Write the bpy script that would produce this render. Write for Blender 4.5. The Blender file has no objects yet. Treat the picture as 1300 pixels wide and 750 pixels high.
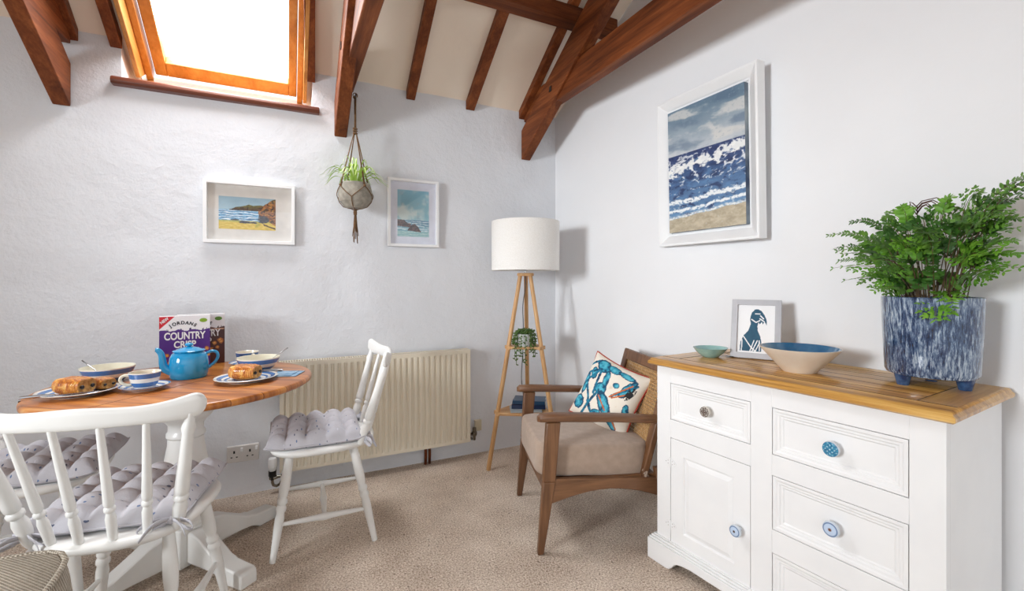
import bpy, math, random
from mathutils import Vector, Matrix, noise
random.seed(7)
PI = math.pi
sc = bpy.context.scene
COL = sc.collection

# ------------------------------------------------------------------ camera model
HC = 1.13
FPX = 577.8
C1, S1 = 1180 / math.hypot(1180, FPX), FPX / math.hypot(1180, FPX)
YB = 2.796            # back wall, inner face


def ray(u, v):
    a = (u - 650) / FPX
    return Vector((C1 * a + S1, -S1 * a + C1, -(v - 357) / FPX))


def at_z(u, v, z):
    r = ray(u, v)
    return Vector((0, 0, HC)) + r * ((z - HC) / r.z)


def on_roof(u, v, z0, k):
    """point where the sight line meets the sloping plane z = z0 + k (YB - y)"""
    r = ray(u, v)
    t = (z0 + k * YB - HC) / (r.z + k * r.y)
    return Vector((0, 0, HC)) + r * t


def wall_x(y):
    return 1.716 + .087 * (YB - y)


# ------------------------------------------------------------------ mesh building
class MB:
    def __init__(s):
        s.v = []; s.f = []; s.c = []

    def add(s, verts, faces, M=None):
        b = len(s.v)
        for p in verts:
            p = Vector(p)
            s.v.append(M @ p if M is not None else p)
        s.f += [tuple(b + i for i in f) for f in faces]
        return s

    def box(s, x0, x1, y0, y1, z0, z1, M=None):
        return s.add([(x0, y0, z0), (x1, y0, z0), (x1, y1, z0), (x0, y1, z0),
                      (x0, y0, z1), (x1, y0, z1), (x1, y1, z1), (x0, y1, z1)],
                     [(0, 3, 2, 1), (4, 5, 6, 7), (0, 1, 5, 4), (1, 2, 6, 5), (2, 3, 7, 6), (3, 0, 4, 7)], M)

    def hexa(s, bot, top):
        return s.add(list(bot) + list(top),
                     [(0, 3, 2, 1), (4, 5, 6, 7), (0, 1, 5, 4), (1, 2, 6, 5), (2, 3, 7, 6), (3, 0, 4, 7)])

    def lathe(s, prof, n=32, M=None, sx=1, sy=1, cap=True):
        vs, fs = [], []
        for (r, z) in prof:
            for k in range(n):
                a = 2 * PI * k / n
                vs.append((r * math.cos(a) * sx, r * math.sin(a) * sy, z))
        m = len(prof)
        for i in range(m - 1):
            for k in range(n):
                k2 = (k + 1) % n
                fs.append((i * n + k, i * n + k2, (i + 1) * n + k2, (i + 1) * n + k))
        if cap:
            fs.append(tuple(reversed(range(n))))
            fs.append(tuple((m - 1) * n + k for k in range(n)))
        return s.add(vs, fs, M)

    def turned(s, p0, p1, prof, n=16):
        """lathe a list of (fraction, radius) along the line p0 -> p1"""
        p0, p1 = Vector(p0), Vector(p1)
        d = p1 - p0
        q = d.to_track_quat('Z', 'Y').to_matrix().to_4x4()
        return s.lathe([(r, t * d.length) for t, r in prof], n, Matrix.Translation(p0) @ q)

    def tube(s, pts, rad, n=8, closed=False):
        pts = [Vector(p) for p in pts]
        m = len(pts)
        rs = rad if isinstance(rad, (list, tuple)) else [rad] * m
        vs, fs = [], []
        prev = None
        for i, p in enumerate(pts):
            if closed:
                t = pts[(i + 1) % m] - pts[i - 1]
            else:
                t = pts[min(i + 1, m - 1)] - pts[max(i - 1, 0)]
            t.normalize()
            if prev is None:
                nrm = t.orthogonal().normalized()
            else:
                nrm = prev - t * prev.dot(t)
                nrm = nrm.normalized() if nrm.length > 1e-6 else t.orthogonal().normalized()
            prev = nrm
            b = t.cross(nrm)
            for k in range(n):
                a = 2 * PI * k / n
                vs.append(p + (nrm * math.cos(a) + b * math.sin(a)) * rs[i])
        for i in range(m if closed else m - 1):
            j = (i + 1) % m
            for k in range(n):
                k2 = (k + 1) % n
                fs.append((i * n + k, i * n + k2, j * n + k2, j * n + k))
        if not closed:
            fs.append(tuple(reversed(range(n))))
            fs.append(tuple((m - 1) * n + k for k in range(n)))
        return s.add(vs, fs)

    def prism(s, poly, h0, h1, M=None):
        """polygon in local x,y extruded from z=h0 to z=h1"""
        n = len(poly)
        vs = [(x, y, h0) for x, y in poly] + [(x, y, h1) for x, y in poly]
        fs = [tuple(reversed(range(n))), tuple(range(n, 2 * n))]
        fs += [(i, (i + 1) % n, n + (i + 1) % n, n + i) for i in range(n)]
        return s.add(vs, fs, M)

    def grid(s, fn, nu, nv, wrap=False):
        b = []
        for j in range(nv + 1):
            for i in range(nu + 1):
                b.append(fn(i / nu, j / nv))
        fs = []
        for j in range(nv):
            for i in range(nu):
                a = j * (nu + 1) + i
                fs.append((a, a + 1, a + nu + 2, a + nu + 1))
        return s.add(b, fs)

    def panel_front(s, w, h, steps, M=None):
        """stepped rectangle in the x,z plane facing -y: steps are (inset, depth)"""
        vs, fs = [], []
        for ins, d in steps:
            vs += [(ins, d, ins), (w - ins, d, ins), (w - ins, d, h - ins), (ins, d, h - ins)]
        for i in range(len(steps) - 1):
            for k in range(4):
                k2 = (k + 1) % 4
                fs.append((i * 4 + k, i * 4 + k2, i * 4 + 4 + k2, i * 4 + 4 + k))
        b = (len(steps) - 1) * 4
        fs.append((b, b + 1, b + 2, b + 3))
        fs.append((3, 2, 1, 0))
        return s.add(vs, fs, M)

    def build(s, name, mat, parent=None, smooth=35, bevel=0, seg=2, subsurf=0, colors=None, fix=True):
        me = bpy.data.meshes.new(name)
        me.from_pydata([tuple(p) for p in s.v], [], s.f)
        if fix:
            import bmesh
            bm = bmesh.new(); bm.from_mesh(me)
            bmesh.ops.recalc_face_normals(bm, faces=bm.faces)
            bm.to_mesh(me); bm.free()
        if colors is not None:
            ca = me.color_attributes.new('paint', 'FLOAT_COLOR', 'POINT')
            for i, c in enumerate(colors):
                ca.data[i].color = (lin(c[0]), lin(c[1]), lin(c[2]), 1)
        me.update()
        if smooth:
            me.polygons.foreach_set('use_smooth', [True] * len(me.polygons))
            if smooth < 180:
                me.set_sharp_from_angle(angle=math.radians(smooth))
        o = bpy.data.objects.new(name, me)
        COL.objects.link(o)
        if mat is not None:
            me.materials.append(mat)
        if parent is not None:
            o.parent = parent
        if bevel:
            md = o.modifiers.new('bevel', 'BEVEL')
            md.width = bevel; md.segments = seg; md.limit_method = 'ANGLE'; md.angle_limit = math.radians(40)
            md.harden_normals = False
        if subsurf:
            md = o.modifiers.new('subsurf', 'SUBSURF')
            md.levels = subsurf; md.render_levels = subsurf
        return o


def tag(o, label=None, cat=None, group=None, kind=None):
    if label: o['label'] = label
    if cat: o['category'] = cat
    if group: o['group'] = group
    if kind: o['kind'] = kind
    return o


def thing(name, label, cat, loc=(0, 0, 0), rz=0, group=None):
    o = bpy.data.objects.new(name, None)
    COL.objects.link(o)
    o.location = loc; o.rotation_euler = (0, 0, rz)
    o.empty_display_size = .1
    return tag(o, label, cat, group)


def dup(o, loc, rz, label, group=None):
    def cp(x, parent=None):
        c = x.copy(); COL.objects.link(c)
        if parent is not None:
            c.parent = parent
        for ch in list(x.children):
            cp(ch, c)
        return c
    c = cp(o)
    c.location = loc; c.rotation_euler = (0, 0, rz)
    c['label'] = label
    if group: c['group'] = group
    return c


# ------------------------------------------------------------------ materials
def lin(c):
    return c / 12.92 if c <= .04045 else ((c + .055) / 1.055) ** 2.4


def rgb(c):
    return (lin(c[0]), lin(c[1]), lin(c[2]), 1)


def newmat(name):
    m = bpy.data.materials.new(name)
    m.use_nodes = True
    nt = m.node_tree
    return m, nt, nt.nodes['Principled BSDF']


def coords(nt, scale=(1, 1, 1), kind='Object', rot=(0, 0, 0)):
    tc = nt.nodes.new('ShaderNodeTexCoord')
    mp = nt.nodes.new('ShaderNodeMapping')
    mp.inputs['Scale'].default_value = scale
    mp.inputs['Rotation'].default_value = rot
    nt.links.new(tc.outputs[kind], mp.inputs['Vector'])
    return mp.outputs['Vector']


def noise_node(nt, vec, scale, detail=4, rough=.55, dist=0):
    n = nt.nodes.new('ShaderNodeTexNoise')
    n.inputs['Scale'].default_value = scale
    n.inputs['Detail'].default_value = detail
    n.inputs['Roughness'].default_value = rough
    n.inputs['Distortion'].default_value = dist
    nt.links.new(vec, n.inputs['Vector'])
    return n.outputs['Fac']


def ramp(nt, fac, stops, interp='LINEAR'):
    r = nt.nodes.new('ShaderNodeValToRGB')
    r.color_ramp.interpolation = interp
    e = r.color_ramp.elements
    e[0].position = stops[0][0]; e[0].color = rgb(stops[0][1])
    e[1].position = stops[1][0]; e[1].color = rgb(stops[1][1])
    for p, c in stops[2:]:
        x = e.new(p); x.color = rgb(c)
    nt.links.new(fac, r.inputs['Fac'])
    return r.outputs['Color']


def math_node(nt, op, a, b=None):
    n = nt.nodes.new('ShaderNodeMath'); n.operation = op
    for i, x in enumerate((a, b)):
        if x is None: continue
        if isinstance(x, (int, float)): n.inputs[i].default_value = x
        else: nt.links.new(x, n.inputs[i])
    return n.outputs[0]


def bump(nt, bs, height, strength, dist=.01, normal=None):
    b = nt.nodes.new('ShaderNodeBump')
    b.inputs['Strength'].default_value = strength
    b.inputs['Distance'].default_value = dist
    nt.links.new(height, b.inputs['Height'])
    if normal is not None: nt.links.new(normal, b.inputs['Normal'])
    nt.links.new(b.outputs['Normal'], bs.inputs['Normal'])
    return b.outputs['Normal']


def mat(name, c, rough=.5, c2=None, nscale=20, bscale=0, bstr=.2, bdist=.002, metal=0, coat=0, sheen=0, stretch=(1, 1, 1), spec=None):
    m, nt, bs = newmat(name)
    bs.inputs['Roughness'].default_value = rough
    bs.inputs['Metallic'].default_value = metal
    if spec is not None: bs.inputs['Specular IOR Level'].default_value = spec
    if coat:
        bs.inputs['Coat Weight'].default_value = coat
        bs.inputs['Coat Roughness'].default_value = .08
    if sheen: bs.inputs['Sheen Weight'].default_value = sheen
    vec = coords(nt, stretch)
    if c2 is None:
        c2 = tuple(min(1, x * .96) for x in c)
    nt.links.new(ramp(nt, noise_node(nt, vec, nscale), [(.35, c), (.65, c2)]), bs.inputs['Base Color'])
    if bscale:
        bump(nt, bs, noise_node(nt, vec, bscale, 3), bstr, bdist)
    return m


def wood(name, dark, mid, light, axis=0, scale=9, rough=.45, coat=0, stretch=.07, contrast=(.3, .5, .72)):
    m, nt, bs = newmat(name)
    bs.inputs['Roughness'].default_value = rough
    if coat:
        bs.inputs['Coat Weight'].default_value = coat
        bs.inputs['Coat Roughness'].default_value = .15
    bs.inputs['Specular IOR Level'].default_value = .5 if coat else .22
    s = [1, 1, 1]; s[axis] = stretch
    vec = coords(nt, tuple(s))
    g1 = noise_node(nt, vec, scale, 5, .6, 1.2)
    g2 = noise_node(nt, vec, scale * 9, 3, .6, .3)
    mix = math_node(nt, 'ADD', math_node(nt, 'MULTIPLY', g1, .72), math_node(nt, 'MULTIPLY', g2, .28))
    nt.links.new(ramp(nt, mix, [(contrast[0], dark), (contrast[1], mid), (contrast[2], light)]), bs.inputs['Base Color'])
    bump(nt, bs, g2, .12, .002)
    return m


def painted(name, rough=.6, bstr=0, bscale=60, coat=0):
    m, nt, bs = newmat(name)
    a = nt.nodes.new('ShaderNodeAttribute'); a.attribute_name = 'paint'
    nt.links.new(a.outputs['Color'], bs.inputs['Base Color'])
    bs.inputs['Roughness'].default_value = rough
    if coat: bs.inputs['Coat Weight'].default_value = coat
    if bstr: bump(nt, bs, noise_node(nt, coords(nt), bscale, 3), bstr, .003)
    return m


def rings(name, stops, mode='r', rough=.15, span=.12):
    """glazed pottery with stripes by radius or by height"""
    m, nt, bs = newmat(name)
    tc = nt.nodes.new('ShaderNodeTexCoord')
    sp = nt.nodes.new('ShaderNodeSeparateXYZ')
    nt.links.new(tc.outputs['Object'], sp.inputs[0])
    if mode == 'r':
        r2 = math_node(nt, 'ADD', math_node(nt, 'MULTIPLY', sp.outputs[0], sp.outputs[0]), math_node(nt, 'MULTIPLY', sp.outputs[1], sp.outputs[1]))
        f = math_node(nt, 'SQRT', r2)
    else:
        f = sp.outputs[2]
    f = math_node(nt, 'DIVIDE', f, span)
    nt.links.new(ramp(nt, f, stops, 'CONSTANT'), bs.inputs['Base Color'])
    bs.inputs['Roughness'].default_value = rough
    bs.inputs['Coat Weight'].default_value = .4
    return m


def clear_glass(name, gloss=.06, tint=(1, 1, 1), rough=0.0):
    m = bpy.data.materials.new(name); m.use_nodes = True
    nt = m.node_tree; nt.nodes.clear()
    o = nt.nodes.new('ShaderNodeOutputMaterial')
    t = nt.nodes.new('ShaderNodeBsdfTransparent'); t.inputs[0].default_value = (*tint, 1)
    g = nt.nodes.new('ShaderNodeBsdfGlossy'); g.inputs['Roughness'].default_value = rough
    x = nt.nodes.new('ShaderNodeMixShader'); x.inputs[0].default_value = gloss
    nt.links.new(t.outputs[0], x.inputs[1]); nt.links.new(g.outputs[0], x.inputs[2])
    nt.links.new(x.outputs[0], o.inputs[0])
    return m


def plaster(name, c, big, fine, cracks=True):
    m, nt, bs = newmat(name)
    vec = coords(nt)
    bs.inputs['Roughness'].default_value = .9
    bs.inputs['Specular IOR Level'].default_value = .2
    n1 = noise_node(nt, vec, 2.6, 6, .55, .15)
    n2 = noise_node(nt, vec, 22, 5, .6)
    n3 = noise_node(nt, vec, 90, 3, .6)
    nt.links.new(ramp(nt, n1, [(.3, tuple(x * .985 for x in c)), (.7, c)]), bs.inputs['Base Color'])
    h = math_node(nt, 'ADD', math_node(nt, 'MULTIPLY', n1, big), math_node(nt, 'ADD', math_node(nt, 'MULTIPLY', n2, fine), math_node(nt, 'MULTIPLY', n3, fine * .35)))
    bump(nt, bs, h, 1, 1)
    return m


MAT = {}
MAT['wall_back'] = plaster('rough_white_plaster', (.89, .90, .92), .020, .0042)
MAT['wall_right'] = plaster('smooth_white_plaster', (.935, .94, .95), .004, .0004)
MAT['ceiling'] = plaster('cream_ceiling_paint', (.97, .915, .845), .004, .0004)
MAT['beam'] = wood('stained_beam_wood', (.22, .10, .045), (.45, .235, .115), (.63, .37, .20), 1, 11, .55, 0)
MAT['beam_x'] = wood('stained_beam_wood_across', (.20, .09, .04), (.41, .21, .10), (.57, .33, .175), 0, 11, .55, 0)
MAT['sill'] = wood('stained_sill_wood', (.27, .12, .075), (.40, .20, .13), (.50, .27, .18), 0, 10, .4, .1)
MAT['pine'] = wood('varnished_pine', (.66, .43, .19), (.80, .56, .28), (.88, .68, .40), 1, 8, .35, .2)
MAT['white_paint'] = mat('white_satin_paint', (.93, .93, .92), .32, (.915, .915, .905), 9, coat=.1)
MAT['white_cab'] = mat('white_cabinet_paint', (.925, .925, .925), .42, (.91, .91, .912), 7)
MAT['frame_white'] = mat('white_frame_paint', (.955, .96, .965), .35, (.95, .955, .96))
MAT['black'] = mat('black_plastic', (.05, .05, .05), .4)
MAT['steel'] = mat('brushed_steel', (.75, .75, .76), .22, metal=1)
MAT['copper'] = mat('aged_copper', (.48, .27, .17), .35, (.35, .2, .13), 30, metal=.8)
MAT['chrome'] = mat('dull_chrome', (.62, .6, .56), .2, (.4, .38, .34), 40, metal=1)

# ================================================================== ROOM
def carpet_material():
    m, nt, bs = newmat('looped_beige_carpet')
    vec = coords(nt)
    n1 = noise_node(nt, vec, 140, 4, .8)
    n2 = noise_node(nt, vec, 3.5, 3)
    v = nt.nodes.new('ShaderNodeTexVoronoi'); v.inputs['Scale'].default_value = 190
    nt.links.new(vec, v.inputs['Vector'])
    f = math_node(nt, 'ADD', math_node(nt, 'MULTIPLY', n1, .8), math_node(nt, 'MULTIPLY', n2, .2))
    base = ramp(nt, f, [(.34, (.46, .385, .33)), (.44, (.72, .645, .58)), (.53, (.88, .815, .75)), (.64, (1, .965, .92))])
    # scattered dark flecks in the yarn
    fl = nt.nodes.new('ShaderNodeTexVoronoi'); fl.inputs['Scale'].default_value = 26
    nt.links.new(vec, fl.inputs['Vector'])
    fk = math_node(nt, 'LESS_THAN', fl.outputs['Distance'], .10)
    mx = nt.nodes.new('ShaderNodeMix'); mx.data_type = 'RGBA'
    nt.links.new(math_node(nt, 'MULTIPLY', fk, .6), mx.inputs['Factor'])
    nt.links.new(base, mx.inputs['A']); mx.inputs['B'].default_value = rgb((.30, .22, .17))
    nt.links.new(mx.outputs['Result'], bs.inputs['Base Color'])
    bs.inputs['Roughness'].default_value = 1
    bs.inputs['Specular IOR Level'].default_value = .05
    h = math_node(nt, 'ADD', n1, math_node(nt, 'MULTIPLY', v.outputs['Distance'], -.8))
    bump(nt, bs, h, .7, .006)
    return m


tag(MB().box(-3.4, 2.4, -2.2, 2.85, -.06, 0).build('floor', carpet_material()), kind='structure')

# back wall with the notch the roof window sits in
NX0, NX1, NZ = -.725, .118, 2.066
YO = 3.09
RK = .611             # slope of the roof
RZ = 2.30             # height of the ceiling line on the back wall


def roof(y, off=0):
    return RZ + off + RK * (YB - y)


def wob(x, z):
    return .012 * noise.noise(Vector((x * 1.7, z * 1.7, 3.1))) + .006 * noise.noise(Vector((x * 5, z * 5, 8)))


b = MB()
X0, X1 = -3.3, 1.716
nx, nz = 80, 46


def back_pt(x, z):
    edge = min(1, (X1 - x) / .06)
    return (x, YB + wob(x, z) * max(0, edge), z)


for (xa, xb, za, zb, kx, kz) in ((X0, NX0, 0, NZ, 30, 42), (NX0, NX1, 0, NZ, 18, 42), (NX1, X1, 0, NZ, 34, 42),
                                 (X0, NX0, NZ, RZ + .03, 30, 6), (NX1, X1, NZ, RZ + .03, 34, 6)):
    b.grid(lambda s, t: back_pt(xa + (xb - xa) * s, za + (zb - za) * t), kx, kz)
# notch: ledge and two splayed cheeks, rounded by hand in the old plaster
b.grid(lambda s, t: (NX0 + (NX1 - NX0) * s, YB + wob(NX0 + (NX1 - NX0) * s, NZ) * (1 - t) + (YO - YB) * t, NZ - .004 * math.sin(t * PI)), 18, 4)
for x, sg in ((NX0, 1), (NX1, -1)):
    b.grid(lambda s, t: (x + sg * .02 * s * s, YB + wob(x, NZ + t * .26) * (1 - s) + (YO - YB) * s,
                         NZ + t * (roof(YB + (YO - YB) * s, .03) - NZ)), 5, 6)
# body of the wall behind the face
b.box(X0, X1 + .15, YB + .05, YO, -.05, 2.03)
tag(b.build('wall_back', MAT['wall_back'], smooth=60, fix=False), kind='structure')

# right wall: gable shape, turned a few degrees from square
ang = math.atan(.087)
M = Matrix.Translation((1.716, YB, 0)) @ Matrix.Rotation(-PI / 2 + ang, 4, 'Z') @ Matrix.Rotation(PI / 2, 4, 'X')
# local x runs from the corner toward the camera, local y is up
tag(MB().prism([(-.1, -.05), (4.9, -.05), (4.9, 2.3), (2.4, 3.85), (0, 2.4), (-.1, 2.34)], -.12, 0, M).build('wall_right', MAT['wall_right'], smooth=0), kind='structure')

# left wall with a casement opening (out of frame, it lets the daylight in)
LX = -3.2
b = MB()
wy0, wy1, wz0, wz1 = -.25, .95, 1.0, 2.1
for y0, y1, z0, z1 in ((-2.2, wy0, -.05, 2.9), (wy1, 2.85, -.05, 2.9), (wy0, wy1, -.05, wz0), (wy0, wy1, wz1, 2.9)):
    b.box(LX - .12, LX, y0, y1, z0, z1)
b.prism([(-2.2, 2.9), (2.85, 2.9), (2.85, 2.3), (.4, 3.85), (-2.2, 2.9)][:4], -LX, -LX + .12, Matrix(((0, 0, -1, 0), (1, 0, 0, 0), (0, 1, 0, 0), (0, 0, 0, 1))))
tag(b.build('wall_left', MAT['wall_right'], smooth=0), kind='structure')
w2 = tag(thing('window_2', None, None, (LX - .06, .35, 1.55)), kind='structure')
b = MB()
for y0, y1, z0, z1 in ((-.6, -.54, -.55, .55), (.54, .6, -.55, .55), (-.54, .54, -.55, -.49), (-.54, .54, .49, .55), (-.02, .02, -.49, .49)):
    b.box(-.03, .03, y0, y1, z0, z1)
b.build('casement_frame', MAT['frame_white'], w2, bevel=.004)

# ceiling slopes with the roof window opening
SX0, SX1 = -.70, .092       # lining of the roof window
SY1, SY0 = YB + .30, 1.93   # bottom and top of its opening
b = MB()


def slab(x0, x1, ya, yb, f, th=.05):
    b.hexa([(x0, ya, f(ya)), (x1, ya, f(ya)), (x1, yb, f(yb)), (x0, yb, f(yb))],
           [(x0, ya, f(ya) + th), (x1, ya, f(ya) + th), (x1, yb, f(yb) + th), (x0, yb, f(yb) + th)])


RY = .4
slab(-3.35, SX0, SY1, RY, roof)
slab(SX1, 2.25, SY1, RY, roof)
slab(SX0, SX1, SY0, RY, roof)
slab(-3.35, 2.4, RY, -2.2, lambda y: roof(RY) - RK * (RY - y))
tag(b.build('ceiling', MAT['ceiling'], smooth=0), kind='structure')

# ------------------------------------------------------------------ roof window
w1 = tag(thing('window_1', None, None, (0, 0, 0)), kind='structure')


def plank(x0, x1, ya, za, yb, zb, th, nrm):
    """board with its face between (ya,za) and (yb,zb), thickness along nrm"""
    n = Vector(nrm).normalized() * th
    bot = [Vector((x0, ya, za)), Vector((x1, ya, za)), Vector((x1, yb, zb)), Vector((x0, yb, zb))]
    return bot, [p + n for p in bot]


UP = Vector((0, RK, 1)).normalized()      # outward normal of the roof
b = MB()
OFF_S = .08                               # sash plane above the ceiling plane
# side lining boards
for x0, x1 in ((SX0, SX0 + .02), (SX1 - .02, SX1)):
    ya, yb = YB + .12, SY0
    b.hexa([(x0, ya, roof(ya, -.06)), (x1, ya, roof(ya, -.06)), (x1, yb, roof(yb, -.06)), (x0, yb, roof(yb, -.06))],
           [(x0, ya + .16, roof(ya + .16, .13)), (x1, ya + .16, roof(ya + .16, .13)), (x1, yb + .1, roof(yb + .1, .13)), (x0, yb + .1, roof(yb + .1, .13))])
# bottom lining, rising outward from the sill
b.hexa([(SX0, YB + .08, 2.07), (SX1, YB + .08, 2.07), (SX1, YB + .34, 2.19), (SX0, YB + .34, 2.19)],
       [(SX0, YB + .08, 2.105), (SX1, YB + .08, 2.105), (SX1, YB + .30, 2.245), (SX0, YB + .30, 2.245)])
# inner stop strips
for x0, x1 in ((SX0 + .02, SX0 + .05), (SX1 - .05, SX1 - .02)):
    ya, yb = YB + .235, SY0
    b.hexa([(x0, ya, roof(ya, .045)), (x1, ya, roof(ya, .045)), (x1, yb, roof(yb, .045)), (x0, yb, roof(yb, .045))],
           [(x0, ya + .02, roof(ya + .02, .12)), (x1, ya + .02, roof(ya + .02, .12)), (x1, yb, roof(yb, .12)), (x0, yb, roof(yb, .12))])
b.build('lining', MAT['pine'], w1, bevel=.003)
b = MB()
gx0, gx1 = -.588, -.003     # glass edges
sx0, sx1 = -.642, .040      # sash edges
gy, sy = YB + .165, YB + .235


def bar(x0, x1, ya, yb, o0, o1):
    b.hexa([(x0, ya, roof(ya, o0)), (x1, ya, roof(ya, o0)), (x1, yb, roof(yb, o0)), (x0, yb, roof(yb, o0))],
           [(x0, ya + .02, roof(ya + .02, o1)), (x1, ya + .02, roof(ya + .02, o1)), (x1, yb + .02, roof(yb + .02, o1)), (x0, yb + .02, roof(yb + .02, o1))])


bar(sx0, gx0, sy, SY0, OFF_S, .14); bar(gx1, sx1, sy, SY0, OFF_S, .14)
bar(gx0, gx1, sy, gy, OFF_S, .14); bar(sx0, sx1, SY0 + .06, SY0, OFF_S, .14)
b.build('sash', MAT['pine'], w1, bevel=.004)
b = MB()
b.hexa([(gx0 - .01, gy + .02, roof(gy + .02, .105)), (gx1 + .01, gy + .02, roof(gy + .02, .105)), (gx1 + .01, SY0, roof(SY0, .105)), (gx0 - .01, SY0, roof(SY0, .105))],
       [(gx0 - .01, gy + .02, roof(gy + .02, .111)), (gx1 + .01, gy + .02, roof(gy + .02, .111)), (gx1 + .01, SY0, roof(SY0, .111)), (gx0 - .01, SY0, roof(SY0, .111))])
b.build('glass', clear_glass('window_glass', .05), w1, smooth=0)

# dark sill board under the roof window
o = MB().prism([(2.757, 2.066), (2.748, 2.080), (2.752, 2.096), (2.765, 2.104), (2.92, 2.104), (2.92, 2.066)], -.757, .152,
               Matrix(((0, 0, 1, 0), (1, 0, 0, 0), (0, 1, 0, 0), (0, 0, 0, 1)))).build('trim_1', MAT['sill'], bevel=.004)
tag(o, kind='structure')

# ------------------------------------------------------------------ timbers
PB = .61


def truss(x0, x1, zw, tx0, tx1, label):
    t = thing('roof_truss', label, 'roof beam', ((x0 + x1) / 2, YB, 0), 0, 'dark stained roof trusses')
    cx = (x0 + x1) / 2
    b = MB()
    ya, yb = -.008, .4 - YB
    z = lambda y: zw - PB * y
    b.hexa([(x0 - cx, ya, z(ya)), (x1 - cx, ya, z(ya)), (x1 - cx, yb, z(yb)), (x0 - cx, yb, z(yb))],
           [(x0 - cx, ya, z(ya) + .2), (x1 - cx, ya, z(ya) + .2), (x1 - cx, yb, z(yb) + .2), (x0 - cx, yb, z(yb) + .2)])
    b.build('principal_rafter', MAT['beam'], t, bevel=.005)
    b = MB()
    b.box(tx0 - cx, tx1 - cx, -3.9, -.012, 2.226, 2.386)
    b.build('tie_beam', MAT['beam'], t, bevel=.005)
    b = MB()
    yp = -.40
    zp = z(yp) + .10
    for dx in (x0 - cx - .004,):
        b.box(dx, dx + .008, yp - .012, yp + .012, zp - .016, zp + .016)
    b.build('peg_hole', MAT['black'], t, smooth=0)
    return t


truss(-.971, -.906, 1.932, -.945, -.9055, 'dark stained roof truss left of the skylight, at the far left')
truss(.232, .300, 1.953, .262, .335, 'dark stained roof truss right of the skylight, beside the hanging planter')
truss(1.436, 1.505, 1.962, 1.455, 1.521, 'dark stained roof truss in the corner, its tie beam running along the right wall')


def rafter(L0, R0, L1, R1, label):
    """common rafter: underside through four sight points on the roof slope, run up to the ridge"""
    p = [on_roof(u, v, RZ - .058, RK) for u, v in (L0, R0, L1, R1)]
    wdt = max(.04, min(.06, p[1].x - p[0].x))
    c0 = (p[0] + p[1]) / 2
    c1 = (p[2] + p[3]) / 2
    k = (c1.x - c0.x) / (c1.y - c0.y)
    k = max(-.12, min(.12, k))
    ya, yb = YB - .006, .42
    xa = c0.x + k * (ya - c0.y); xb = c0.x + k * (yb - c0.y)
    za, zb = roof(ya, -.058), roof(yb, -.058)
    ox, oy = xa, ya
    b = MB()
    h = wdt / 2
    b.hexa([(xa - h - ox, 0, za), (xa + h - ox, 0, za), (xb + h - ox, yb - oy, zb), (xb - h - ox, yb - oy, zb)],
           [(xa - h - ox, 0, za + .057), (xa + h - ox, 0, za + .057), (xb + h - ox, yb - oy, zb + .057), (xb - h - ox, yb - oy, zb + .057)])
    o = b.build('common_rafter', MAT['beam'], bevel=.003)
    o.location = (ox, oy, 0)
    return tag(o, label, 'roof beam', 'dark stained common rafters')


rafter((90, 56), (99, 59), (69, 0), (79, 0), 'thin dark rafter touching the far left truss, left of the skylight')
rafter((143, 69), (160, 77), (120, 0), (136, 0), 'dark rafter against the left side of the skylight frame')
rafter((387.5, 103), (400, 107), (385.5, 0), (400.4, 0), 'reddish dark rafter against the right side of the skylight frame')
rafter((515, 129), (526, 131), (541, 0), (556, 0), 'dark rafter above the small framed picture of a rock, first right of the middle truss')
rafter((590.5, 141.5), (601, 144), (636, 9), (648, 14), 'dark rafter midway on the cream ceiling, second right of the middle truss')
rafter((658.5, 151), (667, 152), (711, 32), (723, 37), 'dark rafter close behind the corner truss')

b = MB()
b.hexa([(-.72, -.05, 2.56), (.72, -.05, 2.56), (.72, .05, 2.56), (-.72, .05, 2.56)],
       [(-.72, -.05, 2.645), (.72, -.05, 2.645), (.72, .05, 2.62), (-.72, .05, 2.62)])
o = b.build('purlin', MAT['beam_x'], bevel=.005)
o.location = (1.0, 2.16, .012)
tag(o, 'dark horizontal purlin crossing the rafters, resting on the corner truss', 'roof beam')

# ------------------------------------------------------------------ radiator
cream = mat('cream_radiator_enamel', (.90, .865, .79), .35, (.885, .85, .775), 5)
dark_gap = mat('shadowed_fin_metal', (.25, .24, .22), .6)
RW, RX = 1.075, -.045
rad = thing('radiator', 'long cream ribbed panel radiator on the back wall behind the dining chair', 'radiator', (RX, YB, .115))
H = .58
b = MB()
nfl = 30
prof = []
for i in range(nfl):
    x0 = .02 + (RW - .04) * i / nfl; p = (RW - .04) / nfl
    for fx, d in ((.0, .011), (.12, .011), (.30, 0), (.70, 0), (.88, .011)):
        prof.append((x0 + p * fx, -.095 + d))
prof = [(0, -.095), (.02, -.095)] + prof + [(RW - .02, -.095), (RW, -.095)]
zz = [(0, 0), (.02, 0), (.045, 1), (H - .045, 1), (H - .02, 0), (H, 0)]
vs, fs = [], []
for z, k in zz:
    for x, y in prof:
        vs.append((x, -.095 + (y + .095) * k, z))
n = len(prof)
for j in range(len(zz) - 1):
    for i in range(n - 1):
        fs.append((j * n + i, j * n + i + 1, (j + 1) * n + i + 1, (j + 1) * n + i))
b.add(vs, fs)
b.build('front_panel', cream, rad, smooth=30, fix=False)
b = MB()
b.box(0, RW, -.094, -.086, 0, .012); b.box(0, .012, -.094, -.03, .0, H - .004); b.box(RW - .012, RW, -.094, -.03, .0, H - .004)
b.box(.012, RW - .012, -.05, -.03, .01, H - .02)
b.build('side_cover', cream, rad, bevel=.003)
b = MB()
b.box(0, RW, -.0955, -.088, H - .006, H + .004); b.box(0, RW, -.034, -.027, H - .006, H + .004)
k = 84
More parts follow.
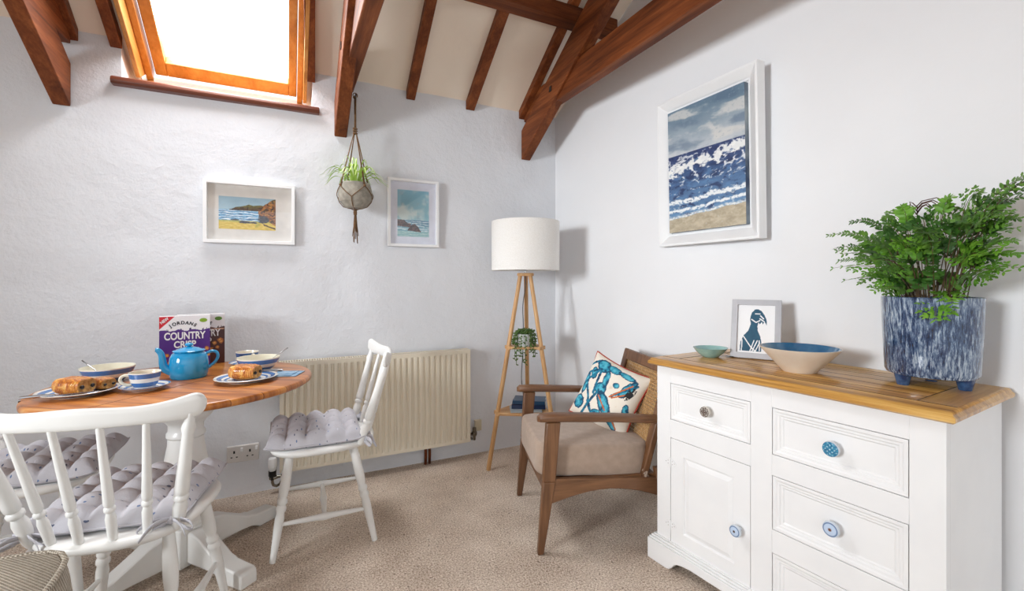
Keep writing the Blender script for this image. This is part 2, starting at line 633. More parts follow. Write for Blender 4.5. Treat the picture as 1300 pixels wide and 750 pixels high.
for i in range(k + 1):
    x = RW * i / k
    b.box(x - .0028, x + .0028, -.09, -.03, H - .004, H + .003)
b.build('top_grille', cream, rad, smooth=0)
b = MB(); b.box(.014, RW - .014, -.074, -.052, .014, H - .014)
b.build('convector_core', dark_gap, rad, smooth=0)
for x in (.12, RW - .12):
    MB().box(x - .015, x + .015, -.04, .004, .1, H - .06).build('wall_bracket', cream, rad)
# valves and pipes
v = MB().turned((-.035, -.06, .005), (-.035, -.06, .075), [(0, .015), (.25, .017), (.3, .021), (.9, .021), (1, .017)], 16).build('thermostat_head', MAT['frame_white'], rad)
b = MB().turned((-.035, -.06, -.04), (-.035, -.06, .008), [(0, .010), (.4, .012), (.45, .019), (1, .019)], 14)
b.build('valve_collar', MAT['black'], rad)
b = MB().tube([(-.035, -.06, -.04), (-.035, -.06, -.055), (-.03, -.06, -.07), (-.015, -.058, -.078), (.0, -.05, -.074), (.012, -.02, -.066), (.012, .005, -.064)], .0075, 10)
b.turned((-.05, -.06, -.032), (.02, -.06, -.026), [(0, .008), (.4, .011), (.6, .008), (1, .011)], 12)
b.build('valve_body', MAT['chrome'], rad)
b = MB().tube([(RW - .005, -.06, .035), (RW + .03, -.06, .035), (RW + .04, -.06, .025), (RW + .04, -.06, .0), (RW + .04, -.02, -.01), (RW + .04, .004, -.01)], .009, 10)
b.turned((RW + .04, -.06, .02), (RW + .04, -.06, .075), [(0, .012), (.2, .017), (.5, .017), (.55, .012), (1, .012)], 14)
b.build('lockshield_valve', MAT['chrome'], rad)
b = MB()
for x in (.80, .825):
    b.tube([(x, -.045, .03), (x, -.045, -.06), (x, -.04, -.112)], .009, 10)
b.build('feed_pipe', MAT['copper'], rad)

# ------------------------------------------------------------------ sockets
sk = thing('wall_socket', 'white double plug socket on the back wall under the table', 'socket', (-.219, YB, .178))
white_pl = mat('socket_plastic', (.86, .845, .83), .3)
b = MB().box(-.074, .074, -.012, .006, 0, .086)
b.build('face_plate', white_pl, sk, bevel=.004)
for cx in (-.04, .032):
    for q in ((cx - .004, cx + .004, -.0135, -.0115, .048, .062), (cx - .016, cx - .008, -.0135, -.0115, .026, .031), (cx + .008, cx + .016, -.0135, -.0115, .026, .031)):
        MB().box(*q).build('pin_hole', MAT['black'], sk, smooth=0)
for cx in (-.006, .062):
    MB().box(cx - .006, cx + .006, -.017, -.011, .056, .075).build('rocker_switch', MAT['frame_white'], sk, bevel=.002)
b = MB().box(-.022, .022, -.02, .006, 0, .07)
o = b.build('junction_box', mat('cream_junction_plastic', (.84, .80, .70), .4), bevel=.003)
o.location = (1.115, YB, .15)
tag(o, 'small cream cable box on the back wall beside the radiator valve', 'junction box')

# ================================================================== PAINTED ART
def fb(x, y, z=0, o=5):
    return noise.fractal(Vector((x, y, z)), 1.0, 2.0, o) * .5


def mixc(a, b, t):
    t = max(0, min(1, t))
    return tuple(a[i] + (b[i] - a[i]) * t for i in range(3))


def sm(a, b, x):
    t = max(0, min(1, (x - a) / (b - a)))
    return t * t * (3 - 2 * t)


def ridge(x, y, z, o=4):
    """veins: 1 on the crest lines of a warped noise"""
    v, a, f = 0, .6, 1
    for k in range(o):
        v += a * (1 - abs(noise.noise(Vector((x * f, y * f, z + k * 3.7)))) * 2.2)
        a *= .5; f *= 2.1
    return max(0, min(1, v))


def art(name, fn, w, h, nu, nv, material, parent, M=None, curve=None, smooth=0):
    """flat picture: a fine grid in x,z facing -y whose points carry the pigment colour"""
    b = MB(); cols = []
    for j in range(nv + 1):
        for i in range(nu + 1):
            s, t = i / nu, j / nv
            b.v.append(Vector((w * s, curve(s, t) if curve else 0, h * t)))
            cols.append(fn(s, t))
    for j in range(nv):
        for i in range(nu):
            a = j * (nu + 1) + i
            b.f.append((a, a + 1, a + nu + 2, a + nu + 1))
    if M is not None:
        b.v = [M @ p for p in b.v]
    return b.build(name, material, parent, smooth=smooth, colors=cols, fix=False)


def sea_big(s, t):
    wx, wy = fb(s * 4, t * 7, 41) * .10, fb(s * 4, t * 7, 42) * .035
    u, v = s + wx, t + wy
    n = fb(u * 3, v * 7, 1); n2 = fb(u * 8, v * 26, 2); n3 = fb(s * 26, t * 60, 3)
    hor = .628 + .003 * fb(s * 12, 0, 4)
    if t > hor:
        k = (t - hor) / (1 - hor)
        c = mixc((.78, .80, .82), (.40, .50, .58), k * 1.15 + n * .25)
        bands = fb(u * 2.2 + v * 1.5, v * 9, 9, 5) * 2 + .35 * math.sin(t * 34 + s * 4 + 5 * wx)
        c = mixc(c, (.83, .83, .82), sm(.05, .6, bands) * .85)
        c = mixc(c, (.33, .42, .52), sm(.1, .8, -bands) * .55)
        return mixc(c, (.55, .62, .68), sm(.1, .4, n3) * .4)
    sand = .105 + .055 * s + .015 * fb(s * 6, 0, 6)
    if t < sand:
        c = mixc((.78, .74, .65), (.66, .61, .52), .5 + n2 * 1.4 + n3)
        return mixc(c, (.86, .85, .80), sm(.0, .5, n3 + n) * .5)
    k = (t - sand) / (hor - sand)
    c = mixc((.42, .58, .73), (.17, .26, .44), k * 1.15 + n * .35)
    c = mixc(c, (.10, .16, .32), sm(.02, .3, n2) * .7)
    c = mixc(c, (.36, .54, .73), sm(.04, .34, -n2) * .6)
    if t > .565 + .02 * n: c = mixc((.13, .19, .37), (.24, .32, .50), .5 + n3 + n2)
    # broken foam veins getting denser toward the crest
    r1 = ridge(u * 5.5, v * 15, 50)
    r2 = ridge(u * 12, v * 30, 60)
    dens = math.exp(-((t - .49 - .06 * s) / .10) ** 2)
    foam = sm(.84 - .26 * dens, .99 - .20 * dens, r1 * .65 + r2 * .42 + n3 * .12)
    c = mixc(c, (.93, .94, .94), foam * (.72 + .28 * dens))
    dark = sm(.93, 1.0, ridge(u * 7 + 3, v * 17, 70) + .1 * n3)
    if t < .56: c = mixc(c, (.09, .12, .20), dark * .75 * (.4 + .6 * dens))
    # spray thrown up along the breaking crest
    crest = .505 + .075 * s + .035 * fb(s * 5, 0, 11)
    d = (t - crest) / (.055 + .05 * fb(s * 9, 3, 13))
    if -.9 < d < 1.2:
        sp = (1 - abs(d)) + 1.5 * fb(s * 14, t * 11, 14) + .9 * n3
        c = mixc(c, (.94, .945, .94), sm(.25, .85, sp) * .95)
    for base, wdt in ((.235, .022), (.165, .016)):
        g = math.exp(-((v - base - .045 * s - .02 * fb(s * 7, base * 30, 15)) / wdt) ** 2)
        c = mixc(c, (.92, .94, .95), sm(.35, .95, g * (1.1 + 1.8 * n3)))
    e = math.exp(-((t - sand - .008) / .013) ** 2)
    return mixc(c, (.93, .94, .93), max(0, min(1, e * (.8 + n3 * 1.5))))


def cove(s, t):
    n = fb(s * 5, t * 5, 1); n2 = fb(s * 16, t * 26, 2)
    if t > .60:
        c = mixc((.66, .78, .84), (.56, .68, .75), (t - .6) / .4 + n * .5)
    elif t > .27:
        c = mixc((.35, .60, .78), (.58, .76, .88), .5 + n2 * 1.6)
        st = math.sin(t * 88 + 9 * fb(s * 3.5, t * 6, 4) + s * 2) + 1.6 * fb(s * 9, t * 34, 14)
        c = mixc(c, (.93, .95, .96), sm(.35, 1.0, st))
        c = mixc(c, (.10, .22, .38), sm(.55, 1.2, -st) * .75)
    else:
        c = mixc((.80, .68, .24), (.90, .80, .42), .5 + n2 * 1.5)
        c = mixc(c, (.55, .58, .22), sm(.1, .4, n) * .6)
        if t > .22: c = mixc(c, (.62, .68, .38), .5)
    # far headland
    hd = .60 + .17 * sm(.18, .30, s) * (.55 + .45 * sm(.3, .55, s)) + .05 * fb(s * 9, 0, 5)
    if .18 < s < .8 and .585 < t < hd:
        c = mixc((.32, .24, .18), (.46, .45, .22), sm(.62, .74, t) + n2 * 1.2)
        c = mixc(c, (.16, .11, .10), sm(.6, .85, ridge(s * 12, t * 16, 93)) * .8)
    # near cliff on the right
    cl = .74 - .02 + .28 * (s - .7) / .3 + .07 * fb(s * 7, 0, 6)
    lo = .45 - .30 * (s - .68) / .32 + .06 * fb(s * 9, 2, 7)
    if s > .69 + .05 * fb(t * 8, 1, 8) and lo < t < cl:
        c = mixc((.45, .25, .15), (.74, .50, .22), .5 + n2 * 2.2)
        c = mixc(c, (.13, .08, .08), sm(.62, .85, ridge(s * 9 - t * 5, t * 7 + s * 4, 91)) * .9)
        c = mixc(c, (.80, .62, .25), sm(.1, .4, fb(s * 14, t * 9, 92)) * .6)
        c = mixc(c, (.42, .42, .18), sm(.8, 1, t) * .5)
    for cx, cy, rx, ry in ((.27, .29, .07, .025), (.44, .23, .11, .04), (.60, .22, .06, .03), (.78, .33, .10, .12)):
        if ((s - cx) / rx) ** 2 + ((t - cy) / ry) ** 2 < 1 + 1.6 * n2:
            c = mixc((.13, .14, .18), (.32, .32, .36), .5 + n2 * 2)
    if s > .78 and t < .2 and abs(t - .17 + .55 * (s - .78) + .03 * n2) < .02: c = (.28, .16, .08)
    return c


def rocks(s, t):
    n = fb(s * 4, t * 4, 21); n2 = fb(s * 15, t * 25, 22)
    if t > .36:
        c = mixc((.55, .74, .78), (.52, .72, .80), t)
        cl = sm(-.02, .35, fb(s * 2.4, t * 3.2, 23) + .15 - abs(t - .55) * .5)
        c = mixc(c, (.84, .87, .86), cl * .85)
        return mixc(c, (.60, .66, .72), sm(.1, .4, n) * .5)
    c = mixc((.52, .70, .75), (.34, .50, .60), sm(.1, .35, t) + n2)
    st = math.sin(t * 120 + 9 * fb(s * 3, t * 6, 24)) + 1.5 * fb(s * 8, t * 30, 27)
    c = mixc(c, (.93, .95, .95), sm(.2, .9, st + n2 * 2) * .75)
    if t < .12: c = mixc(c, (.62, .78, .76), .5)
    rk = .40 - .30 * s + .05 * fb(s * 8, 0, 25)
    rk2 = .27 - 3.2 * (s - .52) ** 2 + .03 * fb(s * 12, 0, 26)
    lo = .17 - .06 * s + .02 * n2
    if (s < .42 and lo + .05 < t < rk) or (.12 < s < .82 and lo - .02 < t < rk2):
        c = mixc((.20, .13, .13), (.42, .30, .28), .5 + n2 * 2.2)
    return c


def poly_in(p, s, t):
    r = False
    n = len(p)
    j = n - 1
    for i in range(n):
        if (p[i][1] > t) != (p[j][1] > t) and s < (p[j][0] - p[i][0]) * (t - p[i][1]) / (p[j][1] - p[i][1]) + p[i][0]:
            r = not r
        j = i
    return r


def seg_d(a, b, s, t):
    ax, ay = a; bx, by = b
    dx, dy = bx - ax, by - ay
    k = max(0, min(1, ((s - ax) * dx + (t - ay) * dy) / (dx * dx + dy * dy)))
    return math.hypot(s - ax - k * dx, t - ay - k * dy)


BIRD = [(.08, .04), (.10, .22), (.18, .36), (.30, .46), (.36, .60), (.34, .72), (.38, .84), (.46, .91), (.55, .92), (.64, .88), (.72, .80), (.78, .70), (.79, .58),
        (.73, .66), (.68, .60), (.66, .66), (.60, .60), (.57, .64), (.54, .56), (.56, .46), (.62, .36), (.66, .24), (.66, .04)]


def puffin(s, t):
    w = (.945, .945, .95)
    if not poly_in(BIRD, s + .01 * fb(s * 20, t * 20, 3), t): return w
    c = mixc((.16, .36, .46), (.12, .30, .40), .5 + fb(s * 8, t * 8, 2))
    for a, b_ in (((.18, .33), (.38, .12)), ((.38, .12), (.50, .04)), ((.46, .26), (.36, .04)), ((.55, .26), (.42, .04)), ((.61, .22), (.50, .04)), ((.14, .26), (.13, .05)),
                  ((.38, .70), (.50, .64)), ((.50, .64), (.60, .68)), ((.48, .82), (.60, .82)), ((.60, .72), (.72, .66)), ((.62, .78), (.70, .72)), ((.60, .26), (.61, .06))):
        if seg_d(a, b_, s, t) < .013: return w
    return c


canvas = painted('oil_painted_canvas', .5, .5, 120, .1)
paper = painted('painted_paper', .7)
matb = mat('ivory_mount_board', (.87, .855, .835), .8)
matw = mat('white_mount_board', (.87, .88, .93), .8)
pglass = clear_glass('picture_glass', .045)


def frame_mb(w, h, bw, depth, inner=None):
    """picture frame in x,z, back at y=0, face at y=-depth; inner = list of (inset, y) for the moulding"""
    st = inner or [(0, 0), (0, -depth), (bw, -depth), (bw, -.004)]
    vs, fs = [], []
    for ins, d in st:
        vs += [(ins, d, ins), (w - ins, d, ins), (w - ins, d, h - ins), (ins, d, h - ins)]
    n = len(st)
    for i in range(n):
        for k in range(4):
            k2 = (k + 1) % 4; j = (i + 1) % n
            fs.append((i * 4 + k, i * 4 + k2, j * 4 + k2, j * 4 + k))
    return MB().add(vs, fs)


# coastal watercolour on the back wall
p = thing('framed_picture', 'small landscape picture of a rocky bay and yellow beach, white frame, under the skylight', 'picture', (-.394, YB - .002, 1.329), 0, 'framed pictures')
w, h = .422, .323
frame_mb(w, h, .017, .034).build('picture_frame', MAT['frame_white'], p, bevel=.0015, smooth=30)
MB().box(.014, w - .014, -.008, -.003, .014, h - .014).build('mount_board', matb, p, smooth=0)
art('artwork', cove, .262, .17, 190, 124, paper, p, Matrix.Translation((.066, -.0087, .075)))
MB().box(.016, w - .016, -.0285, -.027, .016, h - .016).build('picture_glass', pglass, p, smooth=0)
# rock study beside the hanging planter
p = thing('framed_picture', 'small upright picture of a dark rock in pale sea, white frame, beside the hanging planter', 'picture', (.530, YB - .002, 1.342), 0, 'framed pictures')
w, h = .314, .412
frame_mb(w, h, .016, .03).build('picture_frame', MAT['frame_white'], p, bevel=.0015, smooth=30)
MB().box(.014, w - .014, -.008, -.003, .014, h - .014).build('mount_board', matw, p, smooth=0)
art('artwork', rocks, .195, .285, 130, 190, paper, p, Matrix.Translation((.060, -.0087, .062)))
MB().box(.015, w - .015, -.0255, -.024, .015, h - .015).build('picture_glass', pglass, p, smooth=0)
# large seascape on the right wall
pang = math.radians(-90 + 1.2)
p = pbig = thing('framed_picture', 'large upright seascape painting of breaking waves in a white frame on the right wall', 'picture', (1.798, 1.812, 1.312), pang, 'framed pictures')
w, h = .562, .742
frame_mb(w, h, .03, .05, [(0, 0), (0, -.05), (.010, -.052), (.014, -.048), (.046, -.030), (.050, -.024), (.060, -.022), (.060, -.006)]).build('picture_frame', MAT['frame_white'], p, bevel=.0015, smooth=30)
MB().box(.02, w - .02, -.014, -.006, .02, h - .02).build('backing_board', MAT['frame_white'], p, smooth=0)
cw, ch = w - .132, h - .132
b = art('canvas', sea_big, cw, ch, 230, 300, canvas, p, Matrix.Translation((.066, -.0405, .066)))
pbig.rotation_euler = (math.radians(1.3), 0, pang)
MB().box(.0665, .0655 + cw, -.040, -.014, .0665, .0655 + ch).build('canvas_edge', mat('navy_canvas_edge', (.20, .28, .40), .6, (.62, .66, .68), 5), p, smooth=0)

# ================================================================== SIDEBOARD
SO = Vector((1.321, 1.431, 0)); SU = Vector((.0868, -.9962, 0)); SV = Vector((.9962, .0868, 0))
SRZ = math.atan2(SU.y, SU.x)
TZ = .82


def on_side(x, y, z=TZ):
    return SO + SU * x + SV * y + Vector((0, 0, z))


sb = thing('sideboard', 'white painted sideboard with honey pine top against the right wall', 'sideboard', SO, SRZ)
TW, TD = .934, .487
wc = MAT['white_cab']
honey = wood('waxed_honey_pine', (.50, .32, .12), (.76, .56, .27), (.90, .74, .44), 0, 13, .32, .3, .05, (.33, .5, .66))
honey_y = wood('waxed_honey_pine_end', (.46, .29, .10), (.74, .54, .25), (.88, .71, .41), 1, 15, .32, .35, .07, (.28, .5, .72))
dark_groove = mat('dark_wood_groove', (.16, .09, .04), .7)


def edge_prof(z0, z1):
    return [(0, z0), (-.004, z0 + .004), (-.006, z0 + .010), (-.003, z0 + .014), (0, z0 + .018), (.002, z1 - .004), (.008, z1)]


# top: planks between bread-board ends
b = MB()
vs = []
for ins, z in [(.02, .792), (.006, .792), (.0, .797), (.0, .806), (.006, .811), (.008, .817), (.013, .82)]:
    vs.append([(ins, ins, z), (TW - ins, ins, z), (TW - ins, TD - ins * .3, z), (ins, TD - ins * .3, z)])
vv = [q for r in vs for q in r]
fs = [(0, 1, 2, 3)]
for i in range(len(vs) - 1):
    for k in range(4):
        k2 = (k + 1) % 4
        fs.append((i * 4 + k, i * 4 + k2, i * 4 + 4 + k2, i * 4 + 4 + k))
e = (len(vs) - 1) * 4
fs.append((e, e + 1, e + 2, e + 3))
b.add(vv, fs)
top = b.build('top', honey, sb, smooth=50)
for x0, x1 in ((.016, .092), (TW - .092, TW - .016)):
    MB().box(x0, x1, .075, TD - .01, .8195, .8207).build('breadboard_end', honey_y, top, smooth=0)
b = MB()
for x in (.092, TW - .0945):
    b.box(x, x + .0025, .075, TD - .01, .8196, .8209)
for x0, x1 in ((.016, TW - .016),):
    b.box(x0, x1, .074, .0755, .8196, .8208)
for y in (.145, .215, .29, .36, .43):
    b.box(.095, TW - .095, y, y + .0009, .8196, .8205)
b.build('groove', dark_groove, top, smooth=0)
# carcass
FX = [(.022, .088), (.418, .489), (.838, .910)]
b = MB()
b.box(.022, .910, .055, .475, .03, .792)
b.build('carcass', wc, sb, bevel=.002)
for x0, x1 in FX:
    MB().box(x0, x1, .03, .056, .09, .792).build('stile', wc, sb, bevel=.0015)
for x0, x1, zs in ((.088, .418, [(.727, .792), (.511, .583), (.085, .092)]), (.489, .838, [(.725, .792), (.507, .574), (.259, .333), (.085, .092)])):
    for z0, z1 in zs:
        MB().box(x0, x1, .0305, .056, z0, z1).build('rail', wc, sb, bevel=.001)
# plinth with arched cut-out
pts = [(-.006, 0), (.085, 0), (.10, .003), (.112, .012), (.125, .03), (.14, .04), (.165, .046), (.2, .05)]
pts = pts + [(.932 - .0 - (x), z) for x, z in reversed(pts)]
poly = pts + [(.938, .082), (-.006, .082)]
MXZ = Matrix(((1, 0, 0, 0), (0, 0, 1, 0), (0, 1, 0, 0), (0, 0, 0, 1)))
b = MB().prism(poly, .004, .03, MXZ)
b.box(-.006, .016, .03, .475, 0, .082); b.box(.916, .938, .03, .475, 0, .082)
b.box(-.002, .934, .010, .48, .082, .089); b.box(.004, .928, .017, .48, .089, .096); b.box(.010, .921, .024, .48, .096, .101)
b.build('plinth', wc, sb, bevel=.002)

gapm = mat('shadow_gap', (.10, .10, .10), .9)


def knob_face(kind):
    def f1(s, t):
        d = math.hypot(s - .5, t - .5) * 2
        if kind == 'dots':
            return (.92, .91, .88) if math.hypot((s * 6) % 1 - .5, (t * 6) % 1 - .5) < .22 else (.36, .29, .26)
        if kind == 'weave':
            n = fb(s * 9, t * 9, 4)
            c = mixc((.10, .36, .52), (.30, .62, .74), .5 + 1.6 * n)
            q = math.sin(s * 22) * math.sin(t * 22)
            return mixc(c, (.80, .92, .94), sm(.6, 1, q))
        if d < .16: return (.24, .17, .16) if kind == 'eye' else (.42, .24, .17)
        if d < .25: return (.95, .93, .90)
        if d < .72: return (.74, .81, .90)
        if d < .9: return (.20, .36, .56)
        return (.85, .88, .92)
    return f1


pm = painted('glazed_knob', .15, 0, 1, .6)


def knob(parent, x, y, z, r, kind):
    k = MB()
    MK = Matrix.Translation((x, y, z)) @ Matrix.Rotation(PI / 2, 4, 'X')
    k.lathe([(.007, 0), (.007, .012), (.011, .016), (r * .92, .019), (r, .024), (r * .97, .028), (r * .9, .030)], 28, MK)
    ob = k.build('knob', mat('knob_glaze', (.80, .84, .88) if kind != 'dots' else (.80, .78, .74), .15, coat=.5) if kind + 'm' not in MAT else MAT[kind + 'm'], parent)
    b = MB(); cols = []
    f = knob_face(kind)
    for i in range(8):
        rr = r * .93 * i / 7
        for q in range(36):
            a = 2 * PI * q / 36
            b.v.append(Vector((x + rr * math.cos(a), y - .0305 - .003 * (1 - (i / 7) ** 2), z + rr * math.sin(a))))
            cols.append(f(.5 + .5 * i / 7 * math.cos(a), .5 + .5 * i / 7 * math.sin(a)))
    for i in range(7):
        for q in range(36):
            q2 = (q + 1) % 36
            b.f.append((i * 36 + q, i * 36 + q2, (i + 1) * 36 + q2, (i + 1) * 36 + q))
    b.build('knob_face', pm, ob, smooth=180, colors=cols, fix=True)
    return ob


def drawer(x0, x1, z0, z1, kind, lab):
    w, h = x1 - x0 - .004, z1 - z0 - .004
    b = MB().panel_front(w, h, [(0, .025), (0, 0), (.009, 0), (.013, .003), (.019, .003), (.022, .0065), (.028, .0065), (.032, .010)], Matrix.Translation((x0 + .002, .0315, z0 + .002)))
    d = b.build('drawer', wc, sb, smooth=20, bevel=.0006)
    kb = knob(d, (x0 + x1) / 2 + .002, .0415, (z0 + z1) / 2, .0225 if kind != 'dots' else .02, kind)
    kb['label'] = lab
    return d


drawer(.088, .418, .583, .727, 'dots', 'grey spotted ceramic knob')
drawer(.489, .838, .574, .725, 'weave', 'teal patterned ceramic knob')
drawer(.489, .838, .333, .507, 'ring', 'blue ringed white ceramic knob')
drawer(.489, .838, .092, .259, 'ring', 'blue ringed white ceramic knob')
b = MB()
x0, x1, z0, z1 = .088, .418, .092, .511
b.panel_front(x1 - x0 - .004, z1 - z0 - .004, [(0, .025), (0, 0), (.058, 0), (.0615, .006), (.066, .006), (.082, .0005), (.09, .0005)], Matrix.Translation((x0 + .002, .0315, z0 + .002)))
d = b.build('door', wc, sb, smooth=15, bevel=.0006)
kb = knob(d, .379, .0315, .283, .0205, 'eye')
kb['label'] = 'blue and white ringed ceramic knob'
for z in (.412, .166):
    b = MB()
    b.turned((.0885, .0285, z - .02), (.0885, .0285, z + .02), [(0, .0035), (1, .0035)], 10)
    for sg in (-1, 1):
        b.prism([(.0, -.011), (.014, -.014), (.022, -.006), (.029, 0), (.022, .006), (.014, .014), (.0, .011)], 0, .0016,
                Matrix.Translation((.0885, .0304, z)) @ Matrix(((sg, 0, 0, 0), (0, 0, -1, 0), (0, 1, 0, 0), (0, 0, 0, 1))))
    hg = b.build('hinge', wc, sb, bevel=.0004)
    b = MB()
    for sx, sz in ((.010, .006), (.010, -.006), (.020, 0), (-.010, .006), (-.010, -.006), (-.020, 0)):
        b.turned((.0885 + sx, .0292, z + sz), (.0885 + sx, .0283, z + sz), [(0, .0019), (1, .0013)], 8)
    b.build('screw', MAT['steel'], hg)

# ------------------------------------------------------------------ on the sideboard
def speckle(name, base, spot, rough=.15):
    return mat(name, base, rough, spot, 60, coat=.5)


bp = on_side(.478, .218)
bw = thing('ceramic_bowl', 'large flared stoneware bowl, cream outside and glossy blue inside, on the sideboard', 'bowl', bp)
MB().lathe([(.0, .004), (.048, .002), (.050, 0), (.053, .003), (.060, .012), (.082, .036), (.106, .063), (.121, .080), (.1225, .083), (.119, .0835)], 56, cap=False).build('outer_wall', mat('cream_stoneware', (.88, .84, .78), .35, (.86, .80, .73), 14, coat=.2), bw)
MB().lathe([(.1195, .0834), (.112, .074), (.092, .050), (.066, .024), (.046, .014), (.0, .012)], 56, cap=False).build('blue_glaze', mat('blue_glaze', (.17, .38, .54), .08, (.24, .46, .60), 22, coat=.8), bw)
bp = on_side(.128, .226)
bw = thing('ceramic_dish', 'little pale aqua bowl near the left end of the sideboard', 'bowl', bp)
MB().lathe([(.0, .003), (.026, .002), (.028, 0), (.034, .004), (.052, .020), (.064, .036), (.066, .038), (.064, .0375), (.050, .021), (.03, .008), (0, .006)], 44, sx=1.08, sy=.98, cap=False).build('dish_body', mat('aqua_glaze', (.62, .78, .76), .15, (.50, .68, .68), 18, coat=.5), bw)
# small dark spoon leaning at the dish
b = MB()
b.tube([(0, 0, .004), (.03, .004, .006), (.055, .006, .010), (.075, .006, .014)], [.005, .0035, .003, .0035], 8)
b.lathe([(0, -.003), (.008, -.002), (.012, 0), (.012, .002), (0, .0025)], 16, Matrix.Translation((-.008, 0, .004)), sx=1.3)
o = b.build('salt_spoon', mat('dark_horn', (.36, .32, .26), .3, (.22, .19, .15), 30), bevel=0)
o.location = on_side(.185, .285); o.rotation_euler = (0, 0, SRZ + .5)
tag(o, 'tiny dark spoon lying between the aqua bowl and the bird print', 'spoon')

fl = on_side(.174, .293); fr = on_side(.336, .364)
fa = math.atan2(fr.y - fl.y, fr.x - fl.x)
p = thing('photo_frame', 'grey photo frame with a teal bird print standing on the sideboard', 'picture frame', fl, fa)
w, h = .178, .238
LEAN = Matrix.Rotation(math.radians(-13), 4, 'X')
fm = frame_mb(w, h, .022, .017); fm.v = [LEAN @ q for q in fm.v]
fm.build('frame_moulding', mat('pale_grey_frame', (.72, .72, .74), .4), p, bevel=.001, smooth=30)
art('bird_print', puffin, w - .044, h - .044, 110, 150, paper, p, LEAN @ Matrix.Translation((.022, -.008, .022)))
fm = MB().box(.02, w - .02, -.006, -.001, .02, h - .02, LEAN)
fm.build('backing_board', mat('brown_backing', (.42, .34, .27), .8), p, smooth=0)
fm = MB().hexa([(.07, .02, .001), (.11, .02, .001), (.11, .075, .001), (.07, .075, .001)], [(.075, .034, .15), (.105, .034, .15), (.105, .038, .15), (.075, .038, .15)])
fm.build('easel_stand', mat('brown_easel', (.42, .34, .27), .8), p, smooth=0)

# potted fern
def pot_glaze():
    m, nt, bs = newmat('streaked_blue_glaze')
    vec = coords(nt, (1, 1, .17))
    n = noise_node(nt, vec, 150, 5, .75, .3)
    n2 = noise_node(nt, coords(nt), 9, 3)
    f = math_node(nt, 'ADD', math_node(nt, 'MULTIPLY', n, .75), math_node(nt, 'MULTIPLY', n2, .25))
    nt.links.new(ramp(nt, f, [(.38, (.06, .09, .17)), (.46, (.16, .24, .38)), (.52, (.36, .44, .55)), (.58, (.62, .68, .74)), (.68, (.80, .84, .88))]), bs.inputs['Base Color'])
    bs.inputs['Roughness'].default_value = .13
    bs.inputs['Coat Weight'].default_value = .6
    return m


pc = on_side(.790, .338)
fern = thing('potted_fern', 'leafy green fern in a blue streaked glazed pot on the sideboard', 'potted plant', pc, SRZ)
MB().lathe([(0, .03), (.094, .03), (.103, .034), (.108, .044), (.113, .15), (.116, .25), (.1165, .262), (.114, .264), (.111, .261), (.108, .15), (.10, .05), (0, .046)], 56, cap=False).build('pot', pot_glaze(), fern)
blue = mat('deep_blue_glaze', (.10, .20, .36), .13, (.24, .38, .55), 40, coat=.6)
for a in (-125, -5, 105):
    x, y = .078 * math.cos(math.radians(a)), .078 * math.sin(math.radians(a))
    MB().turned((x, y, 0), (x * 1.0, y * 1.0, .036), [(0, .0145), (.1, .0155), (1, .023)], 18).build('pot_foot', blue, fern)
MB().lathe([(0, .248), (.07, .246), (.109, .238), (.109, .232), (0, .232)], 32, cap=False).build('soil', mat('dark_soil', (.12, .085, .06), .95, (.22, .17, .12), 60, 80, .8, .01), fern)
leafm = mat('fern_green', (.25, .44, .13), .5, (.42, .60, .20), 35, sheen=.1)
leafm2 = mat('fern_light_green', (.46, .66, .20), .5, (.34, .56, .15), 35)
leafm3 = mat('fern_deep_green', (.17, .34, .11), .5, (.28, .46, .16), 35)
stemm = mat('brown_fern_stem', (.30, .20, .14), .5, (.36, .30, .16), 40)


def leaflet(lb, p, ax, q, L, wd):
    """small notched leaf from p along ax, q is its flat normal"""
    wv = q.cross(ax)
    pr = ((0, .05), (.25, .30), (.55, .36), (.85, .20), (1.0, .02))
    vs = []
    for f, k in pr:
        c = p + ax * (L * f) + Vector((0, 0, -.10 * L * f * f))
        vs += [c + wv * (k * wd), c + q * (.06 * L * (1 - f)), c - wv * (k * wd)]
    fs = []
    for r in range(len(pr) - 1):
        a = r * 3
        fs += [(a, a + 1, a + 4, a + 3), (a + 1, a + 2, a + 5, a + 4)]
    lb.add(vs, fs)


